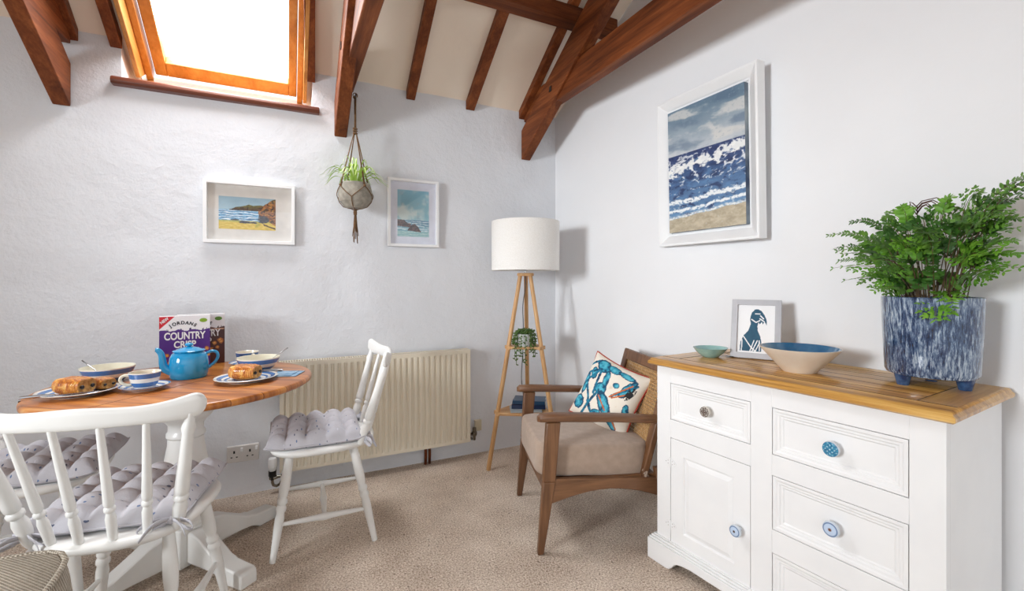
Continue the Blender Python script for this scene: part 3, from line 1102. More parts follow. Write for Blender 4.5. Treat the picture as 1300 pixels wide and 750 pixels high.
def frond(base, tip, up, span, npin, start, par, lm, simple=False):
    """arching stalk with side branches of small leaflets"""
    base, tip = Vector(base), Vector(tip)
    mid = base * .72 + tip * .28
    mid.z = tip.z + up * .5 + .01
    P = lambda t: base * (1 - t) ** 2 + mid * 2 * t * (1 - t) + tip * t * t
    K = 14
    pts = [P(i / K) for i in range(K + 1)]
    o = MB().tube(pts, [.0016 * (1 - .75 * i / K) for i in range(K + 1)], 5).build('frond_stalk', stemm, par)
    lb = MB()
    for i in range(npin):
        f = i / (npin - 1)
        t = start + (1 - start) * f
        p = P(t); d = (P(min(1, t + .03)) - P(t - .03)).normalized()
        # each blade turns its upper face out to the room and the light
        side = d.cross(Vector((random.uniform(-.35, .35), random.uniform(-.75, -.15), .75)))
        side = side.normalized() if side.length > .05 else Vector((1, 0, 0))
        nrm = side.cross(d).normalized()
        # lay the blade flatter than the stalk
        L = span * ((1 - f) ** .8 * .85 + .15) * (.55 + .45 * min(1, f * 4 + .3)) * random.uniform(.85, 1.15)
        for sg in (-1, 1):
            ax = (side * sg * .9 + d * random.uniform(.35, .6) + nrm * random.uniform(-.15, .25)).normalized()
            qn = (nrm + side * random.uniform(-.3, .3)).normalized()
            qn = (qn - ax * qn.dot(ax)).normalized()
            if simple or L < .018:
                leaflet(lb, p, ax, qn, max(L, .016), max(L, .016) * .55)
                continue
            m = max(2, int(L / .0118))
            lw = qn.cross(ax)
            for k in range(m):
                g = (k + .6) / m
                pp = p + ax * (L * g) + Vector((0, 0, -.12 * L * g * g))
                ll = .0165 * (1 - .5 * g) * random.uniform(.85, 1.2)
                for s2 in (-1, 1):
                    leaflet(lb, pp, (lw * s2 * .8 + ax * .6).normalized(), qn, ll, ll * .85)
            leaflet(lb, p + ax * L * .95 + Vector((0, 0, -.12 * L)), ax, qn, .012, .010)
    lb.build('leaflets', lm, o, smooth=180, fix=False)
    return o


tips = []
# left side: low layered fronds, then the crown, then the tall sweep to the right
for x, y, z in ((-.245, -.07, .475), (-.235, -.02, .435), (-.25, .02, .385), (-.235, -.06, .345), (-.22, .00, .31), (-.19, -.03, .50), (-.165, .05, .47), (-.15, -.07, .42),
                (-.12, .00, .52), (-.10, -.08, .47), (-.07, .05, .50), (-.05, -.04, .53), (-.02, .02, .46), (.0, -.07, .50), (.03, .04, .53), (.05, -.03, .55),
                (.08, .04, .50), (.09, -.09, .46), (.12, -.01, .545), (.15, .05, .52), (.16, -.07, .49), (.19, .0, .56), (.17, .02, .43), (.14, -.10, .38),
                (-.12, -.11, .37), (-.04, -.12, .38), (.04, -.12, .41), (-.17, .06, .36), (-.08, .02, .40), (.06, .06, .42), (-.20, -.09, .40), (.11, -.05, .42), (-.02, -.08, .43), (.02, .0, .48)):
    tips.append((x, y, z))
rf = random.Random(21)
for k in range(34):
    x = rf.uniform(-.20, .19); y = rf.uniform(-.12, .06)
    tips.append((x, y, .285 + .19 * rf.random() ** 1.4 + .03 * (x > 0)))
for i, (x, y, z) in enumerate(tips):
    a = math.atan2(y, x)
    r0 = random.uniform(.02, .065)
    frond((r0 * math.cos(a) + random.uniform(-.02, .02), r0 * math.sin(a) * .8, .24), (x + random.uniform(-.01, .01), y, z + random.uniform(-.012, .012)),
          .03 + .10 * abs(x), random.uniform(.032, .040) if i % 5 < 3 else random.uniform(.042, .055), 19 if i % 5 < 3 else 10, random.uniform(.42, .58) if z > .36 else random.uniform(.2, .36), fern, (leafm, leafm3, leafm, leafm2)[i % 4], i % 5 < 3)
for x, y, z in ((.245, -.03, .575), (.275, -.01, .60), (.31, -.04, .585), (.225, .03, .53), (.26, .03, .555)):
    frond((random.uniform(.04, .08), random.uniform(-.03, .03), .24), (x, y, z), .10, .032, 15, .42, fern, leafm, True)
for x, y, z in ((.165, -.06, .335), (.185, -.02, .345), (-.13, -.10, .33)):
    frond((x * .35, y * .5, .242), (x, y, z), .05, .045, 10, .3, fern, leafm2)
frond((.03, -.06, .245), (.052, -.140, .205), .12, .055, 12, .3, fern, leafm2)['label'] = 'pale green frond drooping over the rim'
frond((.05, -.05, .245), (.085, -.135, .25), .10, .05, 11, .3, fern, leafm2)
# dry curled flower stalk above the crown
b = MB().tube([(-.03, .02, .245), (-.035, .02, .42), (-.038, .02, .545)], .0013, 5)
for q in range(8):
    b.tube([(-.038, .02, .515 + .004 * q), (-.038 + (.012 if q % 3 else -.010), .02, .535 + .003 * q), (-.038 + (.018 + .004 * q if q % 3 else -.018), .02, .540 + .003 * q), (-.038 + (.024 + .005 * q if q % 3 else -.016), .02, .531 + .003 * q)], .0015, 5)
b.build('dry_stalk', mat('dry_brown_stalk', (.33, .20, .16), .8), fern, smooth=180)

# ================================================================== DINING SET
wp = MAT['white_paint']
# ------------------------------------------------------------------ spindle-back chair (faces +y)
LEGP = [(0, .013), (.04, .0155), (.16, .0185), (.30, .0195), (.38, .017), (.41, .0135), (.43, .019), (.455, .019), (.475, .0145), (.50, .0195), (.525, .0195), (.545, .015), (.60, .018), (.72, .0165), (.9, .013), (1, .0115)]
STRP = [(0, .007), (.2, .010), (.42, .0125), (.48, .0155), (.52, .0155), (.58, .0125), (.8, .010), (1, .007)]
SPNP = [(0, .0085), (.04, .011), (.22, .0125), (.27, .0085), (.285, .013), (.305, .013), (.32, .009), (.335, .012), (.36, .0125), (.6, .0105), (1, .008)]
PSTP = [(0, .012), (.04, .0155), (.20, .0185), (.25, .0135), (.265, .019), (.29, .019), (.305, .0135), (.32, .018), (.36, .0185), (.62, .016), (.82, .014), (.87, .0175), (.92, .013), (1, .010)]
SEAT = .435


def crest(s):
    """centre line of the top rail"""
    return Vector((.270 * s, -.298 + .055 * s * s, .780 + .006 * math.cos(s * PI * 1.25) + .024 * s * s))


def chair(label):
    c = thing('dining_chair', label, 'chair', group='white spindle back dining chairs')
    # seat: shield outline with a rounded, dished top
    def out(a):
        x, y = math.cos(a), math.sin(a)
        n = 3.0
        r = (abs(x) ** n + abs(y) ** n) ** (-1 / n)
        w = .205 + .010 * math.sin(a)
        return Vector((x * r * w, y * r * .205 - .026 * (1 if y < 0 else 0) * math.cos(x * PI / 2) * min(1, -y * 2), 0))
    b = MB(); N = 56
    rs = [(.0, SEAT - .006), (.55, SEAT - .005), (.80, SEAT + .0), (.93, SEAT + .001), (.985, SEAT - .004), (1.0, SEAT - .013), (.975, SEAT - .024), (.90, SEAT - .031), (0, SEAT - .032)]
    vs = []; fs = []
    for r, z in rs:
        for k in range(N):
            p = out(2 * PI * k / N) * max(r, .002)
            vs.append((p.x, p.y, z))
    for i in range(len(rs) - 1):
        for k in range(N):
            k2 = (k + 1) % N
            fs.append((i * N + k, i * N + k2, (i + 1) * N + k2, (i + 1) * N + k))
    b.add(vs, fs).build('seat', wp, c, smooth=60)
    tops = {}; feet = {}
    for sx in (-1, 1):
        for sy in (-1, 1):
            a = Vector((.135 * sx, .125 * sy - .005, SEAT - .028)); f = Vector((.188 * sx, (.182 if sy > 0 else -.215), 0))
            tops[sx, sy] = a; feet[sx, sy] = f
            MB().turned(a, f, LEGP, 18).build('leg', wp, c, smooth=50)
    mids = []
    for sx in (-1, 1):
        p = tops[sx, 1].lerp(feet[sx, 1], .66); q = tops[sx, -1].lerp(feet[sx, -1], .66)
        MB().turned(p, q, STRP, 14).build('stretcher', wp, c, smooth=50)
        mids.append((p + q) / 2)
    MB().turned(mids[0], mids[1], STRP, 14).build('cross_stretcher', wp, c, smooth=50)
    for sx in (-1, 1):
        MB().turned((.168 * sx, -.156, SEAT - .012), crest(sx * .87) + Vector((0, 0, -.015)), PSTP, 18).build('back_post', wp, c, smooth=50)
    for sx in (-.107, -.037, .037, .107):
        s = sx / .266 * 1.33
        MB().turned((sx, -.186 - .020 * (1 - (sx / .107) ** 2), SEAT - .010), crest(s) + Vector((0, 0, -.012)), SPNP, 14).build('spindle', wp, c, smooth=50)
    # top rail
    b = MB(); K = 120; ring = []
    for i in range(K + 1):
        s = -1 + 2 * i / K
        p = crest(s)
        e = abs(s)
        h = .0255 + .002 * math.cos(s * 2 * PI) + .010 * e ** 3
        if e > .87: h *= math.sqrt(max(.03, 1 - ((e - .87) / .131) ** 2))
        tk = .0105 * (1 if e < .94 else math.sqrt(max(.05, 1 - ((e - .94) / .061) ** 2)))
        tan = (crest(s + .01) - crest(s - .01)).normalized()
        nr = Vector((-tan.y, tan.x, 0)).normalized()
        up = (Vector((0, -.10, 1))).normalized()
        row = []
        for q in range(16):
            a = 2 * PI * q / 16
            ca, sa = math.cos(a), math.sin(a)
            f = (abs(ca) ** 4 + abs(sa) ** 4) ** (-.25)
            row.append(p + nr * (tk * ca * f) + up * (h * sa * f))
        ring.append(row)
    vs = [q for r in ring for q in r]; fs = []
    for i in range(K):
        for q in range(16):
            q2 = (q + 1) % 16
            fs.append((i * 16 + q, i * 16 + q2, (i + 1) * 16 + q2, (i + 1) * 16 + q))
    fs.append(tuple(range(16))); fs.append(tuple(K * 16 + q for q in range(16)))
    b.add(vs, fs).build('crest_rail', wp, c, smooth=60)
    return c


def chair_at(o, x, y, ang):
    o.location = (x, y, 0); o.rotation_euler = (0, 0, ang)


A = (-.425, 1.784, math.atan2(.18, .98) * -1)
Bc = (.128, 2.245, math.radians(88))
Cc = (-.835, 2.275, math.radians(-90))
ch = chair('white spindle back dining chair in the foreground with its back to the camera')
chair_at(ch, *A)
dup(ch, (Bc[0], Bc[1], 0), Bc[2], 'white dining chair in front of the radiator, turned sideways to the table')
dup(ch, (Cc[0], Cc[1], 0), Cc[2], 'white dining chair at the far left of the table, mostly cut off by the frame')


# ------------------------------------------------------------------ tufted seat pads
def pad_fabric():
    m, nt, bs = newmat('grey_printed_cotton')
    vec = coords(nt)
    base = ramp(nt, noise_node(nt, vec, 6, 4), [(.3, (.72, .715, .745)), (.7, (.80, .795, .82))])
    v = nt.nodes.new('ShaderNodeTexVoronoi'); v.inputs['Scale'].default_value = 30; v.inputs['Randomness'].default_value = .9
    mp = coords(nt, (1, 2.6, 1.2), rot=(0, 0, .5))
    nt.links.new(mp, v.inputs['Vector'])
    spot = math_node(nt, 'LESS_THAN', v.outputs['Distance'], .20)
    sepc = nt.nodes.new('ShaderNodeSeparateColor')
    nt.links.new(v.outputs['Color'], sepc.inputs[0])
    keep = math_node(nt, 'MULTIPLY', spot, math_node(nt, 'GREATER_THAN', sepc.outputs[0], .3))
    col = ramp(nt, sepc.outputs[1], [(.0, (.16, .24, .40)), (.35, (.28, .42, .62)), (.6, (.32, .32, .40)), (.8, (.82, .82, .86))], 'CONSTANT')
    mx = nt.nodes.new('ShaderNodeMix'); mx.data_type = 'RGBA'
    nt.links.new(math_node(nt, 'MULTIPLY', keep, .85), mx.inputs['Factor'])
    nt.links.new(base, mx.inputs['A']); nt.links.new(col, mx.inputs['B'])
    nt.links.new(mx.outputs['Result'], bs.inputs['Base Color'])
    bs.inputs['Roughness'].default_value = .85
    bs.inputs['Sheen Weight'].default_value = .15
    bump(nt, bs, noise_node(nt, vec, 45, 4, .6, .8), .35, .006)
    return m


padm = pad_fabric()


def seat_pad(label):
    t = thing('seat_cushion', label, 'cushion', group='tufted seat pads on the dining chairs')
    S = .192; NT = 5
    def shape(s, tt, up):
        x, y = s * 2 - 1, tt * 2 - 1
        # corners pull out a little, sides pull in
        k = 1 - .035 * (1 - abs(x) ** 2) * abs(y) ** 6 ; k2 = 1 - .035 * (1 - abs(y) ** 2) * abs(x) ** 6
        px_, py_ = x * S * k2, y * S * k
        edge = (1 - abs(x) ** 7) * (1 - abs(y) ** 7)
        e = max(0, edge) ** .36
        u, v = s * NT, tt * NT
        cell = (abs(math.sin(u * PI)) * abs(math.sin(v * PI))) ** .45
        line = min(abs(math.sin(u * PI)), 1) ** .6 * .5 + min(abs(math.sin(v * PI)), 1) ** .6 * .5
        if up:
            z = .018 + e * (.018 + .042 * (.6 * cell + .4 * line)) + .003 * noise.noise(Vector((x * 7, y * 7, 1))) * e
            z += .012 * (abs(x) * abs(y)) ** 6
        else:
            z = .018 - e * .015 + .012 * (abs(x) * abs(y)) ** 6
        return Vector((px_, py_, z))
    n = 56
    b = MB()
    b.grid(lambda s, v: shape(s, v, True), n, n)
    o = len(b.v)
    b.grid(lambda s, v: shape(s, v, False), n, n)
    b.build('pad', padm, t, smooth=180)
    pip = []
    for i in range(4 * 24):
        k, f = divmod(i, 24); f /= 24
        s, v = [(f, 0), (1, f), (1 - f, 1), (0, 1 - f)][k]
        pip.append(shape(s, v, True))
    MB().tube(pip, .0028, 6, True).build('piping', padm, t, smooth=180)
    for sx in (-1, 1):
        b = MB()
        base = Vector((sx * .165, -.186, .020))
        # a loose bow: two drooping loops and two tails
        for q in range(4):
            K = 16; row = []
            ang = (PI + .25, -.2, PI + .9, -.85)[q] + random.uniform(-.12, .12)
            u = Vector((math.cos(ang), math.sin(ang) * .55 - .25, 0)); u.normalize()
            L = (.075, .070, .085, .075)[q]
            for i in range(K + 1):
                f = i / K
                if q < 2:
                    g = math.sin(f * PI); h = math.sin(f * 2 * PI)
                    p = base + u * L * g + Vector((0, 0, .012 * h - .014 * g)) + Vector((0, -.006 * g, 0))
                else:
                    p = base + u * L * f + Vector((0, -.008 * math.sin(f * 5), .012 * math.sin(f * PI) - .030 * f * f))
                wv = Vector((.1, -.45, .85)).normalized() * (.0085 if q < 2 else .0075) * (.45 + .55 * math.sin(PI * (.15 + .85 * (f if q > 1 else math.sin(f * PI)))) ** .5)
                row.append((p - wv, p + wv))
            vs = [x for r in row for x in r]
            b.add(vs, [(2 * i, 2 * i + 1, 2 * i + 3, 2 * i + 2) for i in range(K)])
        b.lathe([(0, -.012), (.010, -.008), (.013, 0), (.010, .008), (0, .012)], 12, Matrix.Translation((sx * .165, -.188, .018)))
        tie = b.build('tie', padm, t, smooth=180)
        md = tie.modifiers.new('cloth', 'SOLIDIFY'); md.thickness = .002
    return t


def rest(C, dx, dy, z):
    c, s = math.cos(C[2]), math.sin(C[2])
    return (C[0] + dx * c - dy * s, C[1] + dx * s + dy * c, z)


pd = seat_pad('grey tufted seat pad tied to the foreground dining chair')
pd.location = rest(A, -.008, .022, SEAT - .003); pd.rotation_euler = (0, 0, A[2])
dup(pd, rest(Bc, 0, .02, SEAT - .003), Bc[2], 'pale grey tufted seat pad on the chair in front of the radiator')
dup(pd, rest(Cc, 0, .03, SEAT - .003), Cc[2], 'grey tufted seat pad on the far left chair')

# ------------------------------------------------------------------ round pedestal table
TX, TY, TH, TR = -.372, 2.22, .73, .462
tb = thing('dining_table', 'round drop leaf dining table with honey wood top and white turned pedestal', 'table', (TX, TY, 0))


def plank_top():
    m, nt, bs = newmat('planked_pine_top')
    rz = math.radians(38)
    vec = coords(nt, (1, 1, 1), rot=(0, 0, rz))
    sp = nt.nodes.new('ShaderNodeSeparateXYZ'); nt.links.new(vec, sp.inputs[0])
    pl = math_node(nt, 'FLOOR', math_node(nt, 'MULTIPLY', sp.outputs[1], 9.5))
    cmb = nt.nodes.new('ShaderNodeCombineXYZ')
    nt.links.new(math_node(nt, 'ADD', math_node(nt, 'MULTIPLY', sp.outputs[0], .09), math_node(nt, 'MULTIPLY', pl, 3.7)), cmb.inputs[0])
    nt.links.new(sp.outputs[1], cmb.inputs[1]); nt.links.new(math_node(nt, 'MULTIPLY', pl, 1.3), cmb.inputs[2])
    g1 = noise_node(nt, cmb.outputs[0], 13, 5, .6, 1.4)
    g2 = noise_node(nt, cmb.outputs[0], 90, 3)
    f = math_node(nt, 'ADD', math_node(nt, 'MULTIPLY', g1, .75), math_node(nt, 'MULTIPLY', g2, .25))
    col = ramp(nt, f, [(.30, (.38, .18, .06)), (.44, (.63, .355, .13)), (.56, (.78, .49, .21)), (.72, (.88, .66, .37))])
    fr = math_node(nt, 'FRACT', math_node(nt, 'MULTIPLY', sp.outputs[1], 9.5))
    gap = math_node(nt, 'LESS_THAN', fr, .022)
    mx = nt.nodes.new('ShaderNodeMix'); mx.data_type = 'RGBA'
    nt.links.new(math_node(nt, 'MULTIPLY', gap, .7), mx.inputs['Factor'])
    nt.links.new(col, mx.inputs['A']); mx.inputs['B'].default_value = rgb((.22, .10, .04))
    nt.links.new(mx.outputs['Result'], bs.inputs['Base Color'])
    bs.inputs['Roughness'].default_value = .3
    bs.inputs['Coat Weight'].default_value = .25
    bs.inputs['Coat Roughness'].default_value = .2
    return m


ptop = plank_top()
ed = lambda r: [(0, TH - .026), (r - .008, TH - .026), (r - .001, TH - .021), (r, TH - .012), (r - .003, TH - .004), (r - .010, TH), (0, TH)]
# three boards: fixed centre and two drop leaves, split along the chord the rim shows
b = MB().lathe(ed(TR), 128, cap=False)
top = b.build('table_top', ptop, tb, smooth=50)
b = MB()
cd = math.radians(52)   # normal of the leaf joint
for off in (.055, -.26):
    L = math.sqrt(TR ** 2 - off ** 2)
    n = Vector((math.cos(math.radians(-38)), math.sin(math.radians(-38)), 0)); d = Vector((-n.y, n.x, 0))
    Mx = Matrix.Translation(n * off) @ Matrix.Rotation(math.atan2(d.y, d.x), 4, 'Z')
    b.box(-L + .004, L - .004, -.0011, .0011, TH - .02, TH + .0004, Mx)
b.build('leaf_joint', dark_groove, top, smooth=30)
b = MB().box(-.16, .16, -.16, .16, TH - .055, TH - .026, Matrix.Rotation(math.radians(41), 4, 'Z'))
b.build('top_bearer', wp, tb, bevel=.004)
b = MB().lathe([(.100, .675), (.103, .668), (.103, .645), (.098, .637), (.086, .630), (.092, .618), (.094, .600), (.086, .588), (.070, .575), (.060, .56), (.060, .535), (.066, .527), (.066, .515), (.060, .508), (.062, .48), (.072, .42), (.084, .35), (.088, .30), (.082, .25), (.064, .215), (.058, .205), (.068, .198), (.068, .185), (.060, .178), (.062, .165), (.07, .16)], 40)
b.build('pedestal_column', wp, tb, smooth=40)
b = MB().box(-.062, .062, -.062, .062, .015, .165, Matrix.Rotation(math.radians(41), 4, 'Z'))
b.build('base_block', wp, tb, bevel=.006)
foot_side = [(.03, .03), (.03, .15), (.09, .148), (.14, .135), (.20, .10), (.245, .075), (.27, .07), (.28, .064), (.375, .058), (.388, .050), (.392, .03), (.392, 0), (.30, 0), (.285, .010), (.26, .022), (.2, .028)]
for a in (41, 131, 216, 311):
    L = 1.0
    Mf = Matrix.Rotation(math.radians(a), 4, 'Z') @ MXZ
    b = MB().prism([(x * (1.02 if a in (41, 216) else .93), z) for x, z in foot_side], -.034, .034, Mf)
    b.build('pedestal_foot', wp, tb, bevel=.006)


# ------------------------------------------------------------------ crockery
def on_table(u, v, z=TH):
    p = at_z(u, v, z)
    return Vector((p.x, p.y, TH))


WH, BL = (.90, .895, .87), (.27, .46, .70)
plate_m = rings('blue_banded_plate_glaze', [(0, WH), (.34, BL), (.45, WH), (.60, BL), (.68, WH), (.76, BL), (.90, WH)], 'r', .12, .114)
bowl_m = rings('blue_banded_bowl_glaze', [(0, WH), (.06, BL), (.34, WH), (.58, BL), (.88, WH)], 'z', .12, .062)
cup_m = rings('blue_banded_cup_glaze', [(0, WH), (.16, BL), (.42, WH), (.66, BL), (.93, WH)], 'z', .12, .062)
cream_in = mat('cream_inner_glaze', (.90, .88, .80), .12, coat=.4)


def plate(label):
    t = thing('dinner_plate', label, 'plate', group='blue and white striped plates')
    MB().lathe([(0, .004), (.06, .003), (.062, 0), (.066, 0), (.070, .004), (.092, .010), (.111, .0165), (.113, .018), (.111, .0192), (.090, .0135), (.070, .008), (0, .0065)], 64, cap=False).build('plate_body', plate_m, t)
    return t


def bowl(label):
    t = thing('cereal_bowl', label, 'bowl', group='blue and white striped bowls')
    MB().lathe([(0, .003), (.042, .002), (.043, 0), (.047, 0), (.050, .004), (.066, .018), (.079, .037), (.0865, .056), (.0875, .059)], 56, cap=False).build('bowl_wall', bowl_m, t)
    MB().lathe([(.0875, .059), (.0865, .0605), (.0845, .0595), (.076, .038), (.062, .019), (.04, .009), (0, .007)], 56, cap=False).build('bowl_inside', cream_in, t)
    return t


def cup(label):
    t = thing('tea_cup', label, 'cup', group='blue and white striped cups')
    MB().lathe([(0, .003), (.024, .002), (.025, 0), (.028, 0), (.030, .004), (.039, .018), (.045, .038), (.048, .058), (.0485, .060), (.0475, .0615), (.046, .060)], 48, cap=False).build('cup_wall', cup_m, t)
    MB().lathe([(.0463, .060), (.043, .040), (.036, .018), (.02, .007), (0, .006)], 48, cap=False).build('cup_inside', cream_in, t)
    MB().lathe([(0, .0475), (.0440, .0475)], 40, cap=False).build('tea', mat('milky_tea', (.74, .58, .42), .15), t)
    pts = [(-.040, 0, .048), (-.055, 0, .053), (-.068, 0, .049), (-.073, 0, .036), (-.066, 0, .024), (-.052, 0, .016), (-.037, 0, .017)]
    sp = []
    for i in range(len(pts) - 1):
        for k in range(4):
            sp.append(Vector(pts[i]).lerp(Vector(pts[i + 1]), k / 4))
    sp.append(Vector(pts[-1]))
    for _ in range(3):
        sp = [sp[0]] + [(sp[i - 1] + sp[i] * 2 + sp[i + 1]) / 4 for i in range(1, len(sp) - 1)] + [sp[-1]]
    MB().tube(sp, .0055, 10).build('handle', cream_in, t, smooth=180)
    return t


sauc_m = rings('blue_banded_saucer_glaze', [(0, WH), (.40, BL), (.52, WH), (.66, BL), (.78, WH), (.90, BL), (.97, WH)], 'r', .12, .078)


def saucer(label):
    t = thing('saucer', label, 'saucer', group='blue and white striped saucers')
    MB().lathe([(0, .004), (.036, .003), (.038, 0), (.041, 0), (.044, .003), (.062, .009), (.0755, .0175), (.0765, .019), (.0745, .0195), (.06, .0125), (.042, .007), (.028, .0058), (0, .0058)], 56, cap=False).build('saucer_body', sauc_m, t)
    return t


pl1 = plate('striped plate under two pastries at the left of the table'); pl1.location = on_table(100, 500.5)
pl2 = dup(pl1, on_table(313, 483), 0, 'striped plate under a single pastry at the right of the table')
bl1 = bowl('striped bowl on the left, behind the pastries'); bl1.location = on_table(137, 484)
bl2 = dup(bl1, on_table(328, 470), 0, 'striped bowl on the right beside the folded napkin')
q = on_table(184, 494.5)
sa1 = saucer('striped saucer under the tea cup in front of the teapot'); sa1.location = q
cu1 = cup('striped cup of tea with white handle, in front of the teapot'); cu1.location = q + Vector((0, 0, .0055)); cu1.rotation_euler = (0, 0, math.radians(2))
q = on_table(314, 464)
sa2 = dup(sa1, q, 0, 'striped saucer at the back of the table, behind the right bowl')
cu2 = dup(cu1, q + Vector((0, 0, .0055)), math.radians(120), 'striped cup at the back of the table, behind the right bowl')

steel = MAT['steel']


def spoon(name, pts, bowl_at, bowl_dir, label, cat='spoon', grp=None):
    b = MB().tube(pts, [.0026, .002, .0017, .0017, .0024][:len(pts)], 8)
    d = Vector(bowl_dir).normalized()
    qd = d.to_track_quat('X', 'Z').to_matrix().to_4x4()
    b.lathe([(0, -.004), (.008, -.003), (.013, 0), (.0125, .001), (0, -.002)], 18, Matrix.Translation(bowl_at) @ qd, sx=1.5, cap=False)
    o = b.build(name, steel, smooth=180)
    return tag(o, label, cat, grp)


c = bl1.location
d = Vector((-.86, .50, 0))
o = spoon('spoon', [d * .112 + Vector((0, 0, .082)), d * .085 + Vector((0, 0, .066)), d * .04 + Vector((0, 0, .036)), d * .01 + Vector((0, 0, .019))], d * -.004 + Vector((0, 0, .0145)), (-.86, .5, .4), 'steel spoon standing in the left striped bowl', grp='steel spoons in bowls')
o.location = c
c = bl2.location
d = Vector((.93, .36, 0))
o = spoon('spoon', [d * .128 + Vector((0, 0, .088)), d * .09 + Vector((0, 0, .066)), d * .045 + Vector((0, 0, .036)), d * .01 + Vector((0, 0, .019))], d * -.004 + Vector((0, 0, .0145)), (.93, .36, .4), 'steel spoon standing in the right striped bowl', grp='steel spoons in bowls')
o.location = c


def knife(loc, ang, label, z):
    t = thing('table_knife', label, 'knife', (loc.x, loc.y, z), ang, 'table knives')
    MB().prism([(0, -.008), (.10, -.009), (.108, -.006), (.11, .0), (.10, .003), (0, .004)], 0, .0014).build('blade', steel, t, bevel=.0004)
    MB().tube([(0, -.002, .0015), (-.03, -.002, .003), (-.075, -.002, .003), (-.085, -.002, .003)], [.0035, .0045, .0055, .004], 10).build('knife_handle', steel, t)
    return t


c = pl1.location
knife(c + Vector((-.035, -.078, 0)), math.radians(8), 'steel knife resting along the near rim of the left plate', TH + .0185)
c = pl2.location
knife(c + Vector((.055, .085, 0)), math.radians(150), 'steel knife on the back rim of the right plate', TH + .0195)

# ------------------------------------------------------------------ pastries
def crust():
    m, nt, bs = newmat('golden_flaky_crust')
    vec = coords(nt)
    n = noise_node(nt, coords(nt, (1, 1, 1)), 46, 5, .65, .8)
    nt.links.new(ramp(nt, n, [(.30, (.50, .23, .06)), (.45, (.74, .42, .13)), (.58, (.86, .58, .24)), (.72, (.94, .77, .46))]), bs.inputs['Base Color'])
    bs.inputs['Roughness'].default_value = .4
    bs.inputs['Coat Weight'].default_value = .2
    w = nt.nodes.new('ShaderNodeTexWave'); w.inputs['Scale'].default_value = 40; w.inputs['Distortion'].default_value = 6
    nt.links.new(vec, w.inputs['Vector'])
    h = math_node(nt, 'ADD', w.outputs['Fac'], n)
    bump(nt, bs, h, .55, .003)
    return m


crm = crust()
crumb = mat('pale_pastry_layers', (.86, .66, .38), .7, (.66, .42, .18), 80, 140, .6, .003)
choc = mat('dark_chocolate', (.14, .07, .045), .4, (.09, .045, .03), 40)


def pastry(label, L=.100, W=.080, H=.060):
    t = thing('chocolate_pastry', label, 'pastry', group='flaky chocolate pastries')
    def body(s, v):
        a = v * 2 * PI
        x = (s - .5) * L
        e = abs(s - .5) * 2
        k = 1 - .20 * e ** 4
        ca, sa = math.cos(a), math.sin(a)
        f = (abs(ca) ** 2.6 + abs(sa) ** 2.6) ** (-1 / 2.6)
        rid = 1 + .03 * math.sin(s * 34) * max(0, sa) + .03 * noise.noise(Vector((x * 60, ca * 2, sa * 2)))
        # two rolled lobes meeting in a shallow valley along the top
        lob = 1 - .10 * math.exp(-((a - PI / 2) / .35) ** 2)
        return Vector((x, ca * f * W / 2 * k, H / 2 + sa * f * H / 2 * k * rid * lob))
    b = MB(); b.grid(body, 30, 30)
    b.build('crust', crm, t, smooth=180)
    for e in (0, 1):
        b = MB()
        ctr = Vector(((e - .5) * L * 1.01, 0, H / 2))
        ring = [body(e, i / 30) for i in range(30)]
        sc_ = [ctr + (p - ctr) * .55 + Vector(((e - .5) * -.006, 0, 0)) for p in ring]
        vs = ring + sc_ + [ctr + Vector(((e - .5) * -.004, 0, 0))]
        fs = [(i, (i + 1) % 30, 30 + (i + 1) % 30, 30 + i) for i in range(30)] + [(30 + i, 30 + (i + 1) % 30, 60) for i in range(30)]
        b.add(vs, fs); cr = b.build('cut_end', crumb, t, smooth=60)
        for sy in (-1, 1):
            MB().lathe([(0, -.004), (.0055, -.003), (.007, .001), (.0045, .004), (0, .0045)], 14, Matrix.Translation(ctr + Vector(((e - .5) * .002, sy * W * .22, -.002))) @ Matrix.Rotation(PI / 2, 4, 'Y')).build('chocolate_stick', choc, cr)
    return t


zp = TH + .0075
p = pl1.location
pa = pastry('large golden chocolate pastry nearest the camera on the left plate'); pa.location = (p.x - .005, p.y - .022, zp); pa.rotation_euler = (0, 0, math.radians(-32))
pb = dup(pa, (p.x + .056, p.y + .030, zp + .001), math.radians(-44), 'smaller golden chocolate pastry at the back of the left plate'); pb.scale = (.72, .74, .70)
p = pl2.location
dup(pa, (p.x - .004, p.y - .002, zp), math.radians(-28), 'golden chocolate pastry alone on the right plate')

# ------------------------------------------------------------------ teapot
tm = mat('turquoise_enamel', (.11, .56, .77), .12, (.14, .60, .80), 6, coat=.7)
tq = on_table(240, 478.5)
tp = thing('teapot', 'turquoise enamel teapot in the middle of the table', 'teapot', tq, math.radians(6))
MB().lathe([(0, .002), (.057, .002), (.061, 0), (.066, .006), (.0695, .03), (.069, .06), (.066, .085), (.059, .101), (.050, .107), (.047, .110), (.044, .111)], 56, cap=False).build('pot_body', tm, tp, smooth=60)
lid = MB().lathe([(.0, .108), (.050, .108), (.057, .1095), (.058, .112), (.054, .115), (.046, .117), (.034, .122), (.016, .127), (0, .128)], 48, cap=False).build('lid', tm, tp, smooth=60)
MB().lathe([(.006, .125), (.007, .129), (.013, .132), (.015, .137), (.012, .142), (0, .144)], 24, cap=False).build('lid_knob', tm, lid, smooth=60)


def smooth_path(pts, n=5, it=3):
    sp = []
    for i in range(len(pts) - 1):
        for k in range(n):
            sp.append(Vector(pts[i]).lerp(Vector(pts[i + 1]), k / n))
    sp.append(Vector(pts[-1]))
    for _ in range(it):
        sp = [sp[0]] + [(sp[i - 1] + sp[i] * 2 + sp[i + 1]) / 4 for i in range(1, len(sp) - 1)] + [sp[-1]]
    return sp


